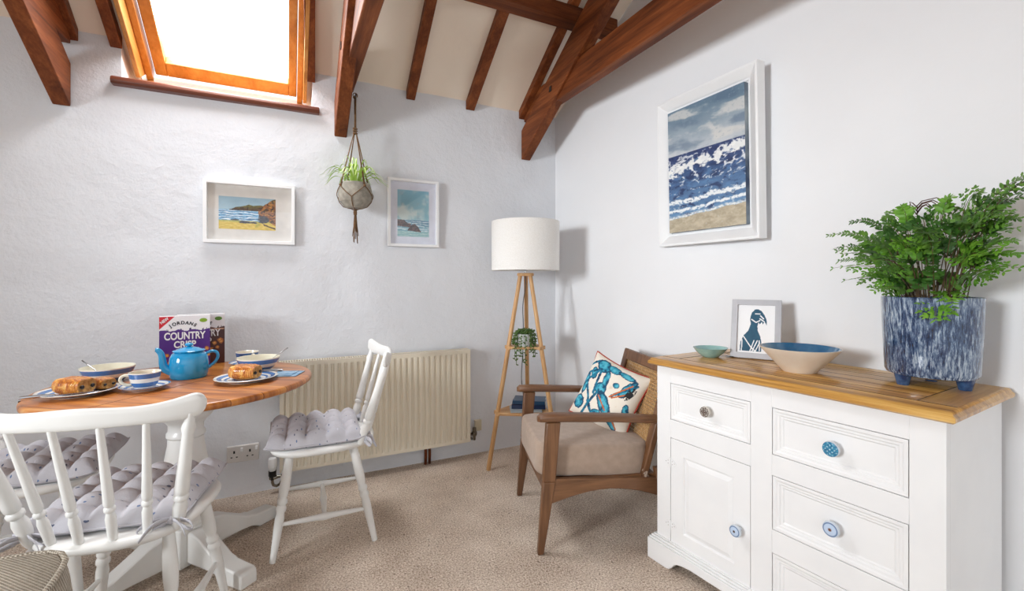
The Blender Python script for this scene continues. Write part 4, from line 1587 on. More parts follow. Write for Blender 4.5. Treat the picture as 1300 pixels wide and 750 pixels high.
sp = smooth_path([(-.058, -.01, .032), (-.078, -.012, .042), (-.086, -.013, .062), (-.088, -.014, .088), (-.092, -.015, .110), (-.103, -.016, .123), (-.110, -.016, .124)], 5, 4)
MB().tube(sp, [.019 - .0105 * (i / (len(sp) - 1)) ** .7 for i in range(len(sp))], 14).build('spout', tm, tp, smooth=60)
sp = smooth_path([(.060, .0, .095), (.080, .0, .104), (.098, 0, .098), (.103, 0, .078), (.092, 0, .054), (.066, 0, .034)], 5, 4)
MB().tube(sp, .0062, 12).build('handle', tm, tp, smooth=60)

# ------------------------------------------------------------------ cereal boxes
def text_mesh(name, body, size, mat_, parent, M, bold=0.0, xs=1, align='CENTER', depth=.0004):
    cu = bpy.data.curves.new(name, 'FONT')
    cu.body = body; cu.size = size; cu.align_x = align; cu.align_y = 'CENTER'
    cu.extrude = depth; cu.offset = bold
    tmp = bpy.data.objects.new(name, cu)
    COL.objects.link(tmp)
    dg = bpy.context.evaluated_depsgraph_get()
    me = bpy.data.meshes.new_from_object(tmp.evaluated_get(dg))
    bpy.data.objects.remove(tmp)
    me.transform(M @ Matrix.Rotation(PI / 2, 4, 'X') @ Matrix.Diagonal((xs, 1, 1, 1)))
    me.materials.clear(); me.materials.append(mat_)
    o = bpy.data.objects.new(name, me); COL.objects.link(o); o.parent = parent
    return o


whitep = mat('white_print', (.93, .92, .92), .45)
darkp = mat('dark_print', (.12, .10, .14), .45)
greenp = mat('green_print', (.52, .66, .16), .45)
card = painted('printed_card', .35)


def box_art(base, dark, clus, red):
    def f(s, t):
        hill = .735 + .022 * fb(s * 9, 0, 3) + .012 * math.sin(s * 21)
        tree = hill + (.035 if fb(s * 16, 0, 7) > .12 else 0) * abs(math.sin(s * 60)) ** .5
        c = (.92, .91, .92)
        if t < tree: c = dark
        if t < hill: c = mixc(base, dark, sm(.1, .5, fb(s * 3, t * 3, 5)) * .5)
        if red and (s + (1 - t) * 1.26) < .30: c = (.80, .10, .16)
        if not red and abs(t - .70) < .006 + .004 * math.sin(s * 9): c = (.80, .62, .5)
        for (x, y, r) in clus:
            d = math.hypot((s - x), (t - y) * 1.26)
            if d < r * (1 + .5 * fb(s * 20, t * 20, x)):
                c = mixc((.90, .66, .34), (.66, .38, .16), sm(.0, r, d) + fb(s * 30, t * 30, 2))
        return c
    return f


def cereal_box(label, loc, ang, base, dark, clus, red):
    t = thing('cereal_box', label, 'cereal box', loc, ang, 'cereal boxes')
    w, d, h = .190, .054, .240
    side = mat('box_side_card', base, .4)
    MB().box(0, w, 0, d, 0, h).build('carton', side, t, bevel=.001)
    MB().box(.001, w - .001, .001, d - .001, h - .0003, h + .0007).build('top_flap', whitep, t, smooth=0)
    art('front_print', box_art(base, dark, clus, red), w, h, 96, 120, card, t, Matrix.Translation((0, -.0006, 0)))
    MT = lambda x, z, r=0: Matrix.Translation((x, -.0012, z)) @ Matrix.Rotation(-r, 4, 'Y')
    # brand line on an arc
    for i, ch_ in enumerate('JORDANS'):
        a = math.radians((i - 3) * 10.4)
        R = .089
        text_mesh('lettering', ch_, .0205, darkp, t, MT(.086 + R * math.sin(a), .121 + R * math.cos(a), -a), .0007, .95)
    text_mesh('lettering', 'COUNTRY', .046, whitep, t, MT(.094, .149, -.0), .0013, .69)
    text_mesh('lettering', 'CRISP', .042, whitep, t, MT(.094, .110), .0012, .78)
    if red:
        text_mesh('lettering', 'NEW', .017, whitep, t, MT(.019, .222, math.radians(40)), .0006, .9)
    b = MB().lathe([(0, 0), (.015, 0), (.015, .0007), (0, .0007)], 28, Matrix.Translation((.164, -.0006, .219)) @ Matrix.Rotation(PI / 2, 4, 'X'), sx=1, sy=.62)
    b.build('green_badge', greenp if red else mat('leaf_green_print', (.36, .54, .16), .45), t, smooth=0)
    return t


ux = Vector((.986, .167, 0)); un = Vector((-.167, .986, 0)); ba = math.atan2(.167, .986)
front = Vector((-.4285, 2.537, TH))
cl = [(.06, .30, .05), (.15, .27, .045), (.09, .17, .055), (.93, .36, .05), (.86, .26, .05), (.96, .24, .05), (.90, .14, .06), (.2, .12, .05)]
cereal_box('purple and white cereal carton with red corner flash behind the teapot', front - ux * .095, ba, (.30, .12, .48), (.15, .07, .30), cl, True)
front2 = Vector((-.378, 2.616, TH)) + un * .006
cl2 = [(.78, .42, .05), (.90, .47, .06), (.70, .30, .05), (.84, .33, .04), (.6, .2, .06), (.92, .44, .05)]
cereal_box('brown cereal carton standing half hidden behind the purple one', front2 - ux * .095, ba, (.30, .14, .11), (.22, .10, .08), cl2, False)

# folded napkin / card at the right of the table
q = on_table(364, 475)
b = MB().prism([(-.06, -.055), (.05, -.06), (.062, .05), (-.05, .06)], 0, .004)
b.prism([(-.055, -.045), (.03, -.052), (.04, .04), (-.045, .048)], .004, .007)
o = b.build('napkin', mat('pale_blue_paper', (.66, .76, .83), .7, (.40, .56, .70), 22), bevel=.001)
o.location = q; o.rotation_euler = (0, 0, math.radians(-14))
tag(o, 'pale blue folded napkin beside the right striped bowl', 'napkin')

# ================================================================== ARMCHAIR
# local x runs from front to back, local y from the near arm to the far arm
oak = wood('brown_armchair_wood', (.27, .165, .095), (.42, .28, .175), (.54, .38, .25), 0, 12, .42, .15, .09)
oak_z = wood('brown_armchair_wood_upright', (.27, .165, .095), (.42, .28, .175), (.54, .38, .25), 2, 12, .42, .15, .09)
ARZ = math.atan2(-.30, .954)
AC = Vector((1.02, 1.893, 0))
ac = thing('armchair', 'brown wooden armchair with cane back and taupe seat beside the sideboard', 'armchair', AC, ARZ)
HWD = .262
for sy in (-1, 1):
    y = sy * HWD
    # front leg: wide under the arm, tapering to the floor, raked forward at the bottom
    def sec(x, z, wx, wy): return [(x - wx, y - wy, z), (x + wx, y - wy, z), (x + wx, y + wy, z), (x - wx, y + wy, z)]
    b = MB()
    b.hexa(sec(-.006, 0, .013, .014), sec(.030, .30, .027, .017))
    b.hexa(sec(.030, .30, .027, .017), sec(.048, .545, .030, .017))
    b.build('front_leg', oak_z, ac, bevel=.005)
    b = MB()
    b.hexa(sec(.558, 0, .014, .014), sec(.52, .33, .026, .016))
    b.build('rear_leg', oak_z, ac, bevel=.005)
    # arm: rounded board, slightly dropping to the back
    pts = []
    prof = [(-.018, .0), (-.004, .004), (.06, .004), (.3, -.008), (.50, -.024), (.60, -.032)]
    vs = []; fs = []
    P8 = 12
    for i, (x, dz) in enumerate(prof):
        wd = (.010, .026, .031, .030, .027, .022)[i]; th = (.011, .016, .017, .016, .016, .015)[i]
        for k in range(P8):
            a = 2 * PI * k / P8
            ca, sa = math.cos(a), math.sin(a)
            f = (abs(ca) ** 4 + abs(sa) ** 4) ** -.25
            vs.append((x, y + ca * f * wd, .560 + dz + sa * f * th))
    for i in range(len(prof) - 1):
        for k in range(P8):
            k2 = (k + 1) % P8
            fs.append((i * P8 + k, i * P8 + k2, (i + 1) * P8 + k2, (i + 1) * P8 + k))
    fs.append(tuple(range(P8))); fs.append(tuple((len(prof) - 1) * P8 + k for k in range(P8)))
    MB().add(vs, fs).build('armrest', oak, ac, smooth=50)
    # side rail with an arched underside
    poly = [(.03, .312), (.56, .285)] + [(.56 - .53 * i / 12, .205 + .055 * math.sin(PI * i / 12) - .012 + .012 * (i / 12)) for i in range(13)]
    MB().prism(poly, y - .013, y + .013, MXZ).build('side_rail', oak, ac, bevel=.004)
MB().box(.02, .046, -HWD + .012, HWD - .012, .23, .305).build('front_rail', oak, ac, bevel=.004)
MB().box(.50, .526, -HWD + .012, HWD - .012, .205, .28).build('rear_rail', oak, ac, bevel=.004)
MB().box(.046, .50, -HWD + .013, HWD - .013, .285, .297).build('seat_board', oak, ac)
# reclined back: frame with woven cane
BX0, BZ0, BX1, BZ1 = .465, .32, .592, .765
bl = math.hypot(BX1 - BX0, BZ1 - BZ0); bt = math.atan2(BX1 - BX0, BZ1 - BZ0)
MBK = Matrix.Translation((BX0, 0, BZ0)) @ Matrix.Rotation(bt, 4, 'Y')   # local z up the back, local x = thickness, y across
bf = MB()
for sy in (-1, 1):
    y = sy * (HWD - .028)
    bf.box(-.014, .014, y - .024, y + .024, -.05, bl, MBK)
bf.box(-.014, .014, -HWD + .05, HWD - .05, bl - .055, bl, MBK)
bf.box(-.014, .014, -HWD + .05, HWD - .05, .02, .07, MBK)
backf = bf.build('back_frame', oak_z, ac, bevel=.006)
cane = mat('woven_cane', (.80, .65, .45), .55, (.68, .52, .33), 60)
b = MB()
y0, y1, z0, z1 = -HWD + .048, HWD - .048, .068, bl - .053
st = .0150; wd = .0013


def strip(p, q, off, w=wd):
    p, q = Vector(p), Vector(q)
    d = (q - p).normalized(); n = Vector((0, -d.z, d.y)) * w
    h = Vector((.0009, 0, 0)); o = Vector((off, 0, 0))
    vs = [p - n + o - h, p + n + o - h, q + n + o - h, q - n + o - h, p - n + o + h, p + n + o + h, q + n + o + h, q - n + o + h]
    b.add([MBK @ v for v in vs], [(0, 3, 2, 1), (4, 5, 6, 7), (0, 1, 5, 4), (1, 2, 6, 5), (2, 3, 7, 6), (3, 0, 4, 7)])


k = int((y1 - y0) / st)
for i in range(k + 1):
    y = y0 + (y1 - y0) * i / k
    strip((0, y - .0018, z0), (0, y - .0018, z1), -.002); strip((0, y + .0022, z0), (0, y + .0022, z1), -.002, .0009)
k = int((z1 - z0) / st)
for i in range(k + 1):
    z = z0 + (z1 - z0) * i / k
    strip((0, y0, z - .0018), (0, y1, z - .0018), -.0005); strip((0, y0, z + .0022), (0, y1, z + .0022), -.0005, .0009)
W_, H_ = y1 - y0, z1 - z0
for sg in (1, -1):
    c = -H_
    while c < W_:
        # diagonal y = y0 + c + (z - z0)
        za, zb = max(0, -c), min(H_, W_ - c)
        if zb - za > .01:
            ya, yb = y0 + c + za, y0 + c + zb
            if sg < 0: ya, yb = y0 + y1 - ya, y0 + y1 - yb
            strip((0, ya, z0 + za), (0, yb, z0 + zb), .001, .0011)
        c += st * 1.0
b.build('cane_panel', cane, ac, smooth=0)
# seat cushion: boxed with soft edges, tilted back a little
taupe = mat('taupe_linen', (.66, .575, .51), .9, (.62, .54, .475), 30, 420, .35, .002, sheen=.25)
b = MB()
def cus(s, t):
    # s around, t from bottom to top
    return None
L, Wd, Hc = .505, .480, .138
NS, NR = 64, 12
vs = []; fs = []
lay = [(0, 0), (.6, 0), (.95, .001), (.988, .005), (1.0, .014), (1.006, .065), (1.002, .122), (.988, .1315), (.95, .136), (.6, .140), (0, .141)]
for r, z in lay:
    for k in range(NS):
        a = 2 * PI * k / NS
        ca, sa = math.cos(a), math.sin(a)
        f = (abs(ca) ** 9 + abs(sa) ** 9) ** (-1 / 9)
        rr = max(r, .001)
        x, y = ca * f * rr * L / 2, sa * f * rr * Wd / 2
        vs.append((x + L / 2, y, z + .002 * noise.noise(Vector((x * 9, y * 9, z * 9)))))
for i in range(len(lay) - 1):
    for k in range(NS):
        k2 = (k + 1) % NS
        fs.append((i * NS + k, i * NS + k2, (i + 1) * NS + k2, (i + 1) * NS + k))
MC = Matrix.Translation((-.012, 0, .306)) @ Matrix.Rotation(math.radians(2.6), 4, 'Y')
b.add(vs, fs, MC)
cu_ = b.build('seat_cushion', taupe, ac, smooth=60)
b = MB()
b.tube([MC @ Vector(p) for p in ((.46, -.247, .03), (.478, -.256, .022), (.468, -.262, .008), (.476, -.256, -.004))], .006, 8)
b.tube([MC @ Vector(p) for p in ((.478, -.250, .03), (.464, -.259, .018), (.484, -.258, .005))], .005, 8)
b.build('corner_tie', taupe, cu_, smooth=180)

# ------------------------------------------------------------------ crab cushion
def crab(s, t):
    w = (.90, .87, .82)
    n = fb(s * 7, t * 7, 31); n2 = fb(s * 18, t * 18, 32)
    c = mixc(w, (.78, .66, .52), sm(.18, .45, n) * .35)
    teal, deep, aqua = (.06, .46, .58), (.03, .20, .32), (.33, .70, .78)
    def blob(x, y, rx, ry, rot=0):
        ca, sa = math.cos(rot), math.sin(rot)
        dx, dy = s - x, t - y
        u = (dx * ca + dy * sa) / rx; v = (-dx * sa + dy * ca) / ry
        return math.hypot(u, v) + .25 * n2
    shapes = [(.20, .70, .06, .10, .5), (.50, .20, .09, .05, .4), (.90, .42, .05, .10, .2), (.62, .68, .05, .04, 0), (.30, .86, .14, .10, -.3), (.48, .88, .13, .06, -.1), (.70, .87, .15, .045, -.1), (.80, .70, .07, .17, -.45), (.12, .52, .06, .17, .15), (.14, .22, .11, .11, 0),
              (.42, .54, .09, .09, 0), (.56, .37, .19, .09, -.75), (.76, .19, .13, .055, -.7), (.44, .70, .05, .13, .2)]
    for x, y, rx, ry, rt in shapes:
        d = blob(x, y, rx, ry, rt)
        if d < 1:
            c = mixc(aqua, teal, sm(-.1, .5, n2 + .4 * d))
            if d > .78 or n2 > .24: c = mixc(c, deep, .75)
    for a, b_ in (((.30, .80), (.06, .66)), ((.28, .78), (.10, .50)), ((.30, .78), (.34, .44)), ((.18, .50), (.48, .08)), ((.40, .50), (.26, .05)), ((.20, .92), (.05, .80)),
                  ((.62, .52), (.90, .80)), ((.30, .30), (.44, .14))):
        d = seg_d(a, b_, s, t)
        if d < .020 + .012 * n2: c = mixc(teal, deep, sm(-.1, .3, n2))
    for a, b_ in (((.60, .50), (.84, .78)), ((.64, .50), (.80, .62)), ((.70, .30), (.86, .14)), ((.44, .44), (.62, .30))):
        if seg_d(a, b_, s, t) < .010: c = (.76, .40, .16)
    if blob(.86, .66, .05, .12, -.4) < 1 and n2 > -.1: c = (.10, .10, .12)
    return c


cf = painted('printed_cushion_cotton', .8)
CS = .342


def pillow(s, t, sg):
    x, y = s * 2 - 1, t * 2 - 1
    e = max(0, (1 - abs(x) ** 3.2) * (1 - abs(y) ** 3.2)) ** .55
    k = 1 - .10 * (1 - x * x) * abs(y) ** 3; k2 = 1 - .10 * (1 - y * y) * abs(x) ** 3
    return Vector((x * CS / 2 * k2, sg * e * .062 + .004 * noise.noise(Vector((x * 3, y * 3, sg * 5))) * e, y * CS / 2 * k + CS / 2))


cp = thing('scatter_cushion', 'white cushion with teal crab print and red piping on the armchair', 'cushion')
n = 150
b = MB(); b.grid(lambda s, t: pillow(s, t, -1), n, n)
b.build('printed_front', cf, cp, smooth=180, fix=False, colors=[crab(i / n, j / n) for j in range(n + 1) for i in range(n + 1)])
b = MB(); b.grid(lambda s, t: pillow(s, t, 1), 32, 32)
b.build('cushion_back', mat('sand_cushion_back', (.76, .66, .53), .85, (.30, .24, .19), 14), cp, smooth=180)
pip = []
for i in range(4 * 26):
    k, f = divmod(i, 26); f /= 26
    s, v = [(f, 0), (1, f), (1 - f, 1), (0, 1 - f)][k]
    pip.append(pillow(s, v, 0))
MB().tube(pip, .0045, 8, True).build('piping', mat('rust_red_piping', (.66, .20, .12), .7), cp, smooth=180)

# ================================================================== TRIPOD LAMP
ash = wood('pale_ash_wood', (.66, .47, .29), (.79, .61, .41), (.87, .71, .52), 2, 14, .5, .05, .08)
ash_x = wood('pale_ash_shelf', (.66, .47, .29), (.79, .61, .41), (.87, .71, .52), 0, 14, .5, .05, .08)
LC = Vector((1.317, 2.500, 0))
lp = thing('floor_lamp', 'wooden tripod floor lamp with two shelves and white drum shade in the corner', 'lamp', LC)
ANG = [178, -62, 58]
RT, RB, ZT = .036, .247, 1.165


def leg_r(z): return RB + (RT - RB) * z / ZT


for a in ANG:
    ca, sa = math.cos(math.radians(a)), math.sin(math.radians(a))
    MB().turned((ca * RB, sa * RB, 0), (ca * RT, sa * RT, ZT), [(0, .0115), (.005, .0135), (.6, .0135), (1, .0125)], 16).build('leg', ash, lp)


def shelf(z, name):
    r = leg_r(z)
    pts = []
    for a in ANG:
        for d in (-1, 1):
            ca, sa = math.cos(math.radians(a)), math.sin(math.radians(a))
            pts.append((ca * (r + .012) - d * sa * .028, sa * (r + .012) + d * ca * .028))
    # order by angle
    pts.sort(key=lambda p: math.atan2(p[1], p[0]))
    o = MB().prism(pts, z - .008, z + .008).build(name, ash_x, lp, bevel=.004)
    b = MB()
    for a in ANG:
        ca, sa = math.cos(math.radians(a)), math.sin(math.radians(a))
        for d in (-1, 1):
            cx, cy = ca * (r + .004) - d * sa * .026, sa * (r + .004) + d * ca * .026
            b.lathe([(0, -.010), (.008, -.010), (.008, .010), (0, .010)], 14, Matrix.Translation((cx, cy, z)))
    b.build('peg', ash, o)


shelf(.335, 'shelf'); shelf(.727, 'shelf')
MB().lathe([(0, 1.163), (.050, 1.163), (.052, 1.166), (.052, 1.178), (.050, 1.181), (0, 1.181)], 32, cap=False).build('top_plate', ash, lp)
b = MB().turned((0, 0, 1.18), (0, 0, 1.24), [(0, .006), (1, .006)], 12)
b.turned((0, 0, 1.235), (0, 0, 1.30), [(0, .012), (.1, .018), (1, .018)], 16)
b.build('stem', MAT['steel'], lp)
bulb = MB().lathe([(0, 1.295), (.013, 1.30), (.014, 1.32), (.028, 1.345), (.031, 1.365), (.024, 1.388), (0, 1.398)], 24, cap=False).build('bulb', mat('frosted_bulb', (.93, .93, .92), .3), lp)
SR = .210


def shade_material():
    m, nt, bs = newmat('white_linen_shade')
    vec = coords(nt, (1, 1, 1.6))
    n1 = noise_node(nt, vec, 160, 3, .7)
    nt.links.new(ramp(nt, n1, [(.3, (.90, .89, .87)), (.7, (.955, .95, .94))]), bs.inputs['Base Color'])
    bs.inputs['Roughness'].default_value = .9
    bump(nt, bs, n1, .3, .002)
    return m


MB().lathe([(SR, 1.198), (SR, 1.497), (SR - .003, 1.499), (SR - .004, 1.496), (SR - .004, 1.199), (SR - .002, 1.197), (SR, 1.198)], 72, cap=False).build('lamp_shade', shade_material(), lp, smooth=50)
b = MB()
for zz_, rr in ((1.2, SR - .004), (1.495, SR - .004)):
    b.tube([(rr * math.cos(2 * PI * k / 48), rr * math.sin(2 * PI * k / 48), zz_) for k in range(48)], .0022, 6, True)
for a in (20, 140, 260):
    b.tube([(0, 0, 1.29), (rr * math.cos(math.radians(a)), rr * math.sin(math.radians(a)), 1.495)], .0018, 6)
b.build('shade_ring', MAT['frame_white'], lp)
b = MB().tube(smooth_path([(.005, .01, 1.165), (.012, .02, 1.10), (-.005, .03, .98), (.012, .05, .85), (.03, .085, .72), (.025, .11, .5), (.06, .13, .35), (.09, .16, .1), (.15, .2, .005)], 5, 3), .0028, 6)
b.build('power_cord', mat('grey_flex', (.42, .42, .42), .5), lp, smooth=180)

# trailing plant on the upper shelf
tpz = .7352
tl = LC + Vector((-.030, -.045, tpz))
tr_ = thing('trailing_plant', 'small trailing green plant in a white pot on the lamp upper shelf', 'potted plant', tl)
tr_.scale = (1.22, 1.22, 1.22)
MB().lathe([(0, .002), (.024, .002), (.027, 0), (.030, .006), (.034, .055), (.036, .062), (.033, .063), (.031, .055), (0, .054)], 32, cap=False).build('plant_pot', mat('white_glazed_pot', (.87, .88, .88), .25, coat=.3), tr_)
sgreen = mat('succulent_green', (.20, .33, .13), .5, (.36, .47, .20), 60)
for i in range(16):
    a = 2 * PI * i / 16 + random.uniform(-.15, .15)
    toward = -math.cos(a - math.radians(62)) > .2     # stems on the room side hang lower
    Lh = random.uniform(.07, .13) if toward else random.uniform(.03, .06)
    if i in (3, 9): Lh = .135
    ca, sa = math.cos(a), math.sin(a)
    pts = smooth_path([(ca * .012, sa * .012, .055), (ca * .026, sa * .026, .082), (ca * .048, sa * .048, .072), (ca * .054, sa * .054, .045 - Lh * .3), (ca * .055, sa * .055, .05 - Lh)], 4, 2)
    b = MB().tube(pts, .0014, 5)
    for k, p in enumerate(pts):
        for q in range(2):
            d = Vector((random.uniform(-1, 1), random.uniform(-1, 1), random.uniform(-.5, .7))).normalized()
            Mq = Matrix.Translation(p + d * .007) @ d.to_track_quat('Z', 'Y').to_matrix().to_4x4()
            b.lathe([(0, -.007), (.0045, -.002), (.005, .002), (0, .008)], 6, Mq, sy=.55, cap=False)
    b.build('trailing_stem', sgreen, tr_, smooth=180, fix=False)

# books on the lower shelf
def book(label, loc, ang, w, d, h, cover, pages=(.88, .87, .83)):
    t = thing('book', label, 'book', loc, ang, 'books on the lamp lower shelf')
    cv = mat('book_cover', cover, .35, coat=.2)
    b = MB()
    b.box(0, w, 0, d, 0, .0025); b.box(0, w, 0, d, h - .0025, h); b.box(0, w, 0, .003, 0, h)
    b.build('cover', cv, t, bevel=.0008)
    MB().box(.004, w - .004, .003, d - .004, .0025, h - .0025).build('pages', mat('page_edges', pages, .9), t, smooth=0)
    return t


bz = .3435
bc = LC + Vector((-.020, -.048, bz))
book('pale grey slim book lowest on the lamp lower shelf', bc + Vector((-.110, -.01, 0)), math.radians(-22), .19, .13, .012, (.68, .72, .74))
book('navy blue book in the middle of the stack on the lamp lower shelf', bc + Vector((-.085, .03, .0125)), math.radians(-30), .205, .135, .026, (.07, .16, .30))
book('teal blue book on top of the stack on the lamp lower shelf', bc + Vector((-.075, .035, .039)), math.radians(-34), .195, .13, .022, (.08, .25, .38))

# ================================================================== HANGING PLANTER
jute = mat('brown_jute_cord', (.50, .38, .26), .9, (.40, .29, .19), 60, 300, .6, .002)
hp_ = Vector((.330, 2.655, 0))
PZ = 1.535        # bottom of the pot
hk = MB().tube(smooth_path([(0, .055, .0), (0, .03, .004), (0, .01, .002), (0, -.008, -.012), (0, -.004, -.026), (0, .012, -.024)], 5, 2), .0035, 8)
hk.lathe([(0, 0), (.010, 0), (.008, .006), (0, .007)], 14, Matrix.Translation((0, .062, 0)) @ Matrix.Rotation(PI / 2, 4, 'X'), cap=False)
hook = hk.build('ceiling_hook', MAT['chrome'])
HKZ = 2.175
# the hook is screwed into the corner of the truss foot and wall
hook.location = (hp_.x + .004, hp_.y, HKZ)
tag(hook, 'small metal hook holding the macrame cord beside the middle truss', 'hook')
pot = thing('spider_plant', 'spider plant with arching striped leaves in a grey pot, hanging', 'potted plant', (hp_.x, hp_.y, PZ))
conc = mat('grey_cement_pot', (.66, .635, .585), .85, (.54, .52, .48), 30, 90, .3, .003)
MB().lathe([(0, .0), (.045, .0), (.060, .008), (.082, .035), (.091, .068), (.088, .105), (.080, .135), (.076, .138), (.074, .132), (.08, .10), (.06, .05), (0, .04)], 40, cap=False).build('pot', conc, pot, smooth=20)
MB().lathe([(0, .118), (.073, .112), (.073, .108), (0, .105)], 24, cap=False).build('soil', MAT.setdefault('soil2', mat('dark_compost', (.16, .11, .08), .95)), pot)
spid = mat('spider_leaf_green', (.60, .76, .28), .4, (.72, .85, .42), 30)
cream_l = mat('cream_leaf_stripe', (.90, .93, .70), .4)


def strap_leaf(a, L, rise, w, par):
    ca, sa = math.cos(a), math.sin(a)
    K = 18; rows = []; mid = []
    out = Vector((ca, sa, 0)); side = Vector((-sa, ca, 0))
    for i in range(K + 1):
        t = i / K
        r = .012 + L * (t * .95 + .05 * t * t)
        z = .115 + rise * math.sin(min(1, t * 1.12) * PI * .72) - L * .55 * max(0, t - .5) ** 1.6
        p = out * r * (1 if rise < .14 else .8) + Vector((0, 0, z)) + side * (.02 * math.sin(t * 2.2) * (1 if i % 2 else 1))
        ww = w * (math.sin(PI * min(1, .22 + .78 * t)) ** .7) if t < 1 else 0
        ww = max(ww, .0006)
        rows.append((p + side * ww + Vector((0, 0, ww * .5)), p, p - side * ww + Vector((0, 0, ww * .5))))
        mid.append((p + side * ww * .3 + Vector((0, 0, .0007 + ww * .15)), p + Vector((0, 0, .0007)), p - side * ww * .3 + Vector((0, 0, .0007 + ww * .15))))
    def mk(rs):
        vs = [x for r in rs for x in r]; fs = []
        for i in range(len(rs) - 1):
            q = i * 3
            fs += [(q, q + 1, q + 4, q + 3), (q + 1, q + 2, q + 5, q + 4)]
        return MB().add(vs, fs)
    lf = mk(rows).build('leaf', spid, par, smooth=180, fix=False)
    mk(mid).build('leaf_stripe', cream_l, lf, smooth=180, fix=False)


for i in range(44):
    a = 2 * PI * i / 44 * 3.0 + random.uniform(-.3, .3)
    inner = i % 4 == 0
    strap_leaf(a, random.uniform(.06, .11) if inner else random.uniform(.12, .185), random.uniform(.12, .17) if inner else random.uniform(.06, .12), random.uniform(.0032, .0045) if inner else random.uniform(.0042, .0062), pot)

mh = thing('macrame_hanger', 'brown knotted jute macrame hanger carrying the grey planter', 'plant hanger', (hp_.x, hp_.y, PZ))
top_z = HKZ - PZ - .022
kz = .43
b = MB()
for q in range(4):
    a = q * PI / 2
    b.tube([(.0035 * math.cos(a), .0035 * math.sin(a), kz), (.003 * math.cos(a), .003 * math.sin(a), (kz + top_z) / 2), (.0035 * math.cos(a), .0035 * math.sin(a), top_z)], .0028, 6)
b.tube([(.012 * math.cos(2 * PI * k / 14), 0, top_z + .010 + .012 * math.sin(2 * PI * k / 14)) for k in range(14)], .0026, 6, True)
b.build('top_cord', jute, mh, smooth=180)
b = MB()
for zz_ in (kz, kz - .014, kz + .012):
    b.tube([(.009 * math.cos(2 * PI * k / 12), .009 * math.sin(2 * PI * k / 12), zz_ + .003 * math.sin(2 * PI * k / 6)) for k in range(12)], .0042, 6, True)
b.build('knot', jute, mh, smooth=180)
def potr(z):
    pr = [(0, .047), (.008, .062), (.035, .084), (.068, .093), (.105, .090), (.135, .078), (.2, .05)]
    for (z0, r0), (z1, r1) in zip(pr, pr[1:]):
        if z0 <= z <= z1: return r0 + (r1 - r0) * (z - z0) / (z1 - z0)
    return .047
NC = 4
for q in range(NC):
    a = 2 * PI * q / NC + .45
    b = MB()
    for da in (-.035, .035):
        pts = [((.004) * math.cos(a + da), .004 * math.sin(a + da), kz)]
        for t in (.25, .5, .75, 1):
            r = .006 + (.086 - .006) * t
            pts.append((r * math.cos(a + da), r * math.sin(a + da), kz + (.125 - kz) * t))
        b.tube(pts, .0023, 6)
    # diamonds round the pot: each cord forks at a knot and meets its neighbour lower down
    for sg in (-1, 1):
        pts = []
        for t in range(9):
            f = t / 8
            z = .115 - .065 * f
            aa = a + sg * f * PI / NC
            r = potr(z) + .003
            pts.append((r * math.cos(aa), r * math.sin(aa), z))
        for t in range(1, 7):
            f = t / 6
            z = .05 - .052 * f
            aa = a + sg * (1 - .0 * f) * PI / NC
            r = (potr(max(z, 0)) + .003) * (1 if f < .85 else .5)
            pts.append((r * math.cos(aa), r * math.sin(aa), z))
        pts.append((.004 * math.cos(a), .004 * math.sin(a), -.012))
        b.tube(pts, .0023, 6)
    b.lathe([(0, -.008), (.006, -.005), (.0075, 0), (.006, .005), (0, .008)], 10, Matrix.Translation(((potr(.115) + .004) * math.cos(a), (potr(.115) + .004) * math.sin(a), .117)))
    b.build('cord', jute, mh, smooth=180)
b = MB()
b.lathe([(0, -.040), (.009, -.036), (.010, -.020), (.008, -.012), (0, -.008)], 12)
for q in range(14):
    a = 2 * PI * q / 14; L = random.uniform(.09, .165)
    r = random.uniform(.008, .018)
    b.tube([(.004 * math.cos(a), .004 * math.sin(a), -.03), (.008 * math.cos(a), .008 * math.sin(a), -.03 - L * .4), (r * math.cos(a) + .004 * math.sin(q), r * math.sin(a), -.03 - L)], .0021, 5)
b.build('tassel', jute, mh, smooth=180)

# ================================================================== WOVEN POUFFE
def weave():
    m, nt, bs = newmat('grey_beige_basket_weave')
    vec = coords(nt)
    sp = nt.nodes.new('ShaderNodeSeparateXYZ'); nt.links.new(vec, sp.inputs[0])
    K = 2 * PI / .0085
    sx = math_node(nt, 'SINE', math_node(nt, 'MULTIPLY', math_node(nt, 'ADD', sp.outputs[0], sp.outputs[2]), K))
    sy = math_node(nt, 'SINE', math_node(nt, 'MULTIPLY', math_node(nt, 'SUBTRACT', sp.outputs[1], math_node(nt, 'MULTIPLY', sp.outputs[2], .5)), K))
    f = math_node(nt, 'ADD', math_node(nt, 'MULTIPLY', math_node(nt, 'MULTIPLY', sx, sy), .5), .5)
    n = noise_node(nt, vec, 160, 3)
    f2 = math_node(nt, 'ADD', math_node(nt, 'MULTIPLY', f, .6), math_node(nt, 'MULTIPLY', n, .4))
    nt.links.new(ramp(nt, f2, [(.2, (.47, .43, .375)), (.45, (.60, .56, .50)), (.7, (.78, .745, .69))]), bs.inputs['Base Color'])
    bs.inputs['Roughness'].default_value = .95
    bump(nt, bs, f2, .8, .004)
    return m


wv = weave()
pf = thing('woven_pouffe', 'grey beige woven upholstered pouffe at the bottom left corner', 'pouffe', (-.738, 1.10, 0))
PX, PY, PH = .300, .350, .51


def sq(a, n):
    ca, sa = math.cos(a), math.sin(a)
    f = (abs(ca) ** n + abs(sa) ** n) ** (-1 / n)
    return ca * f, sa * f


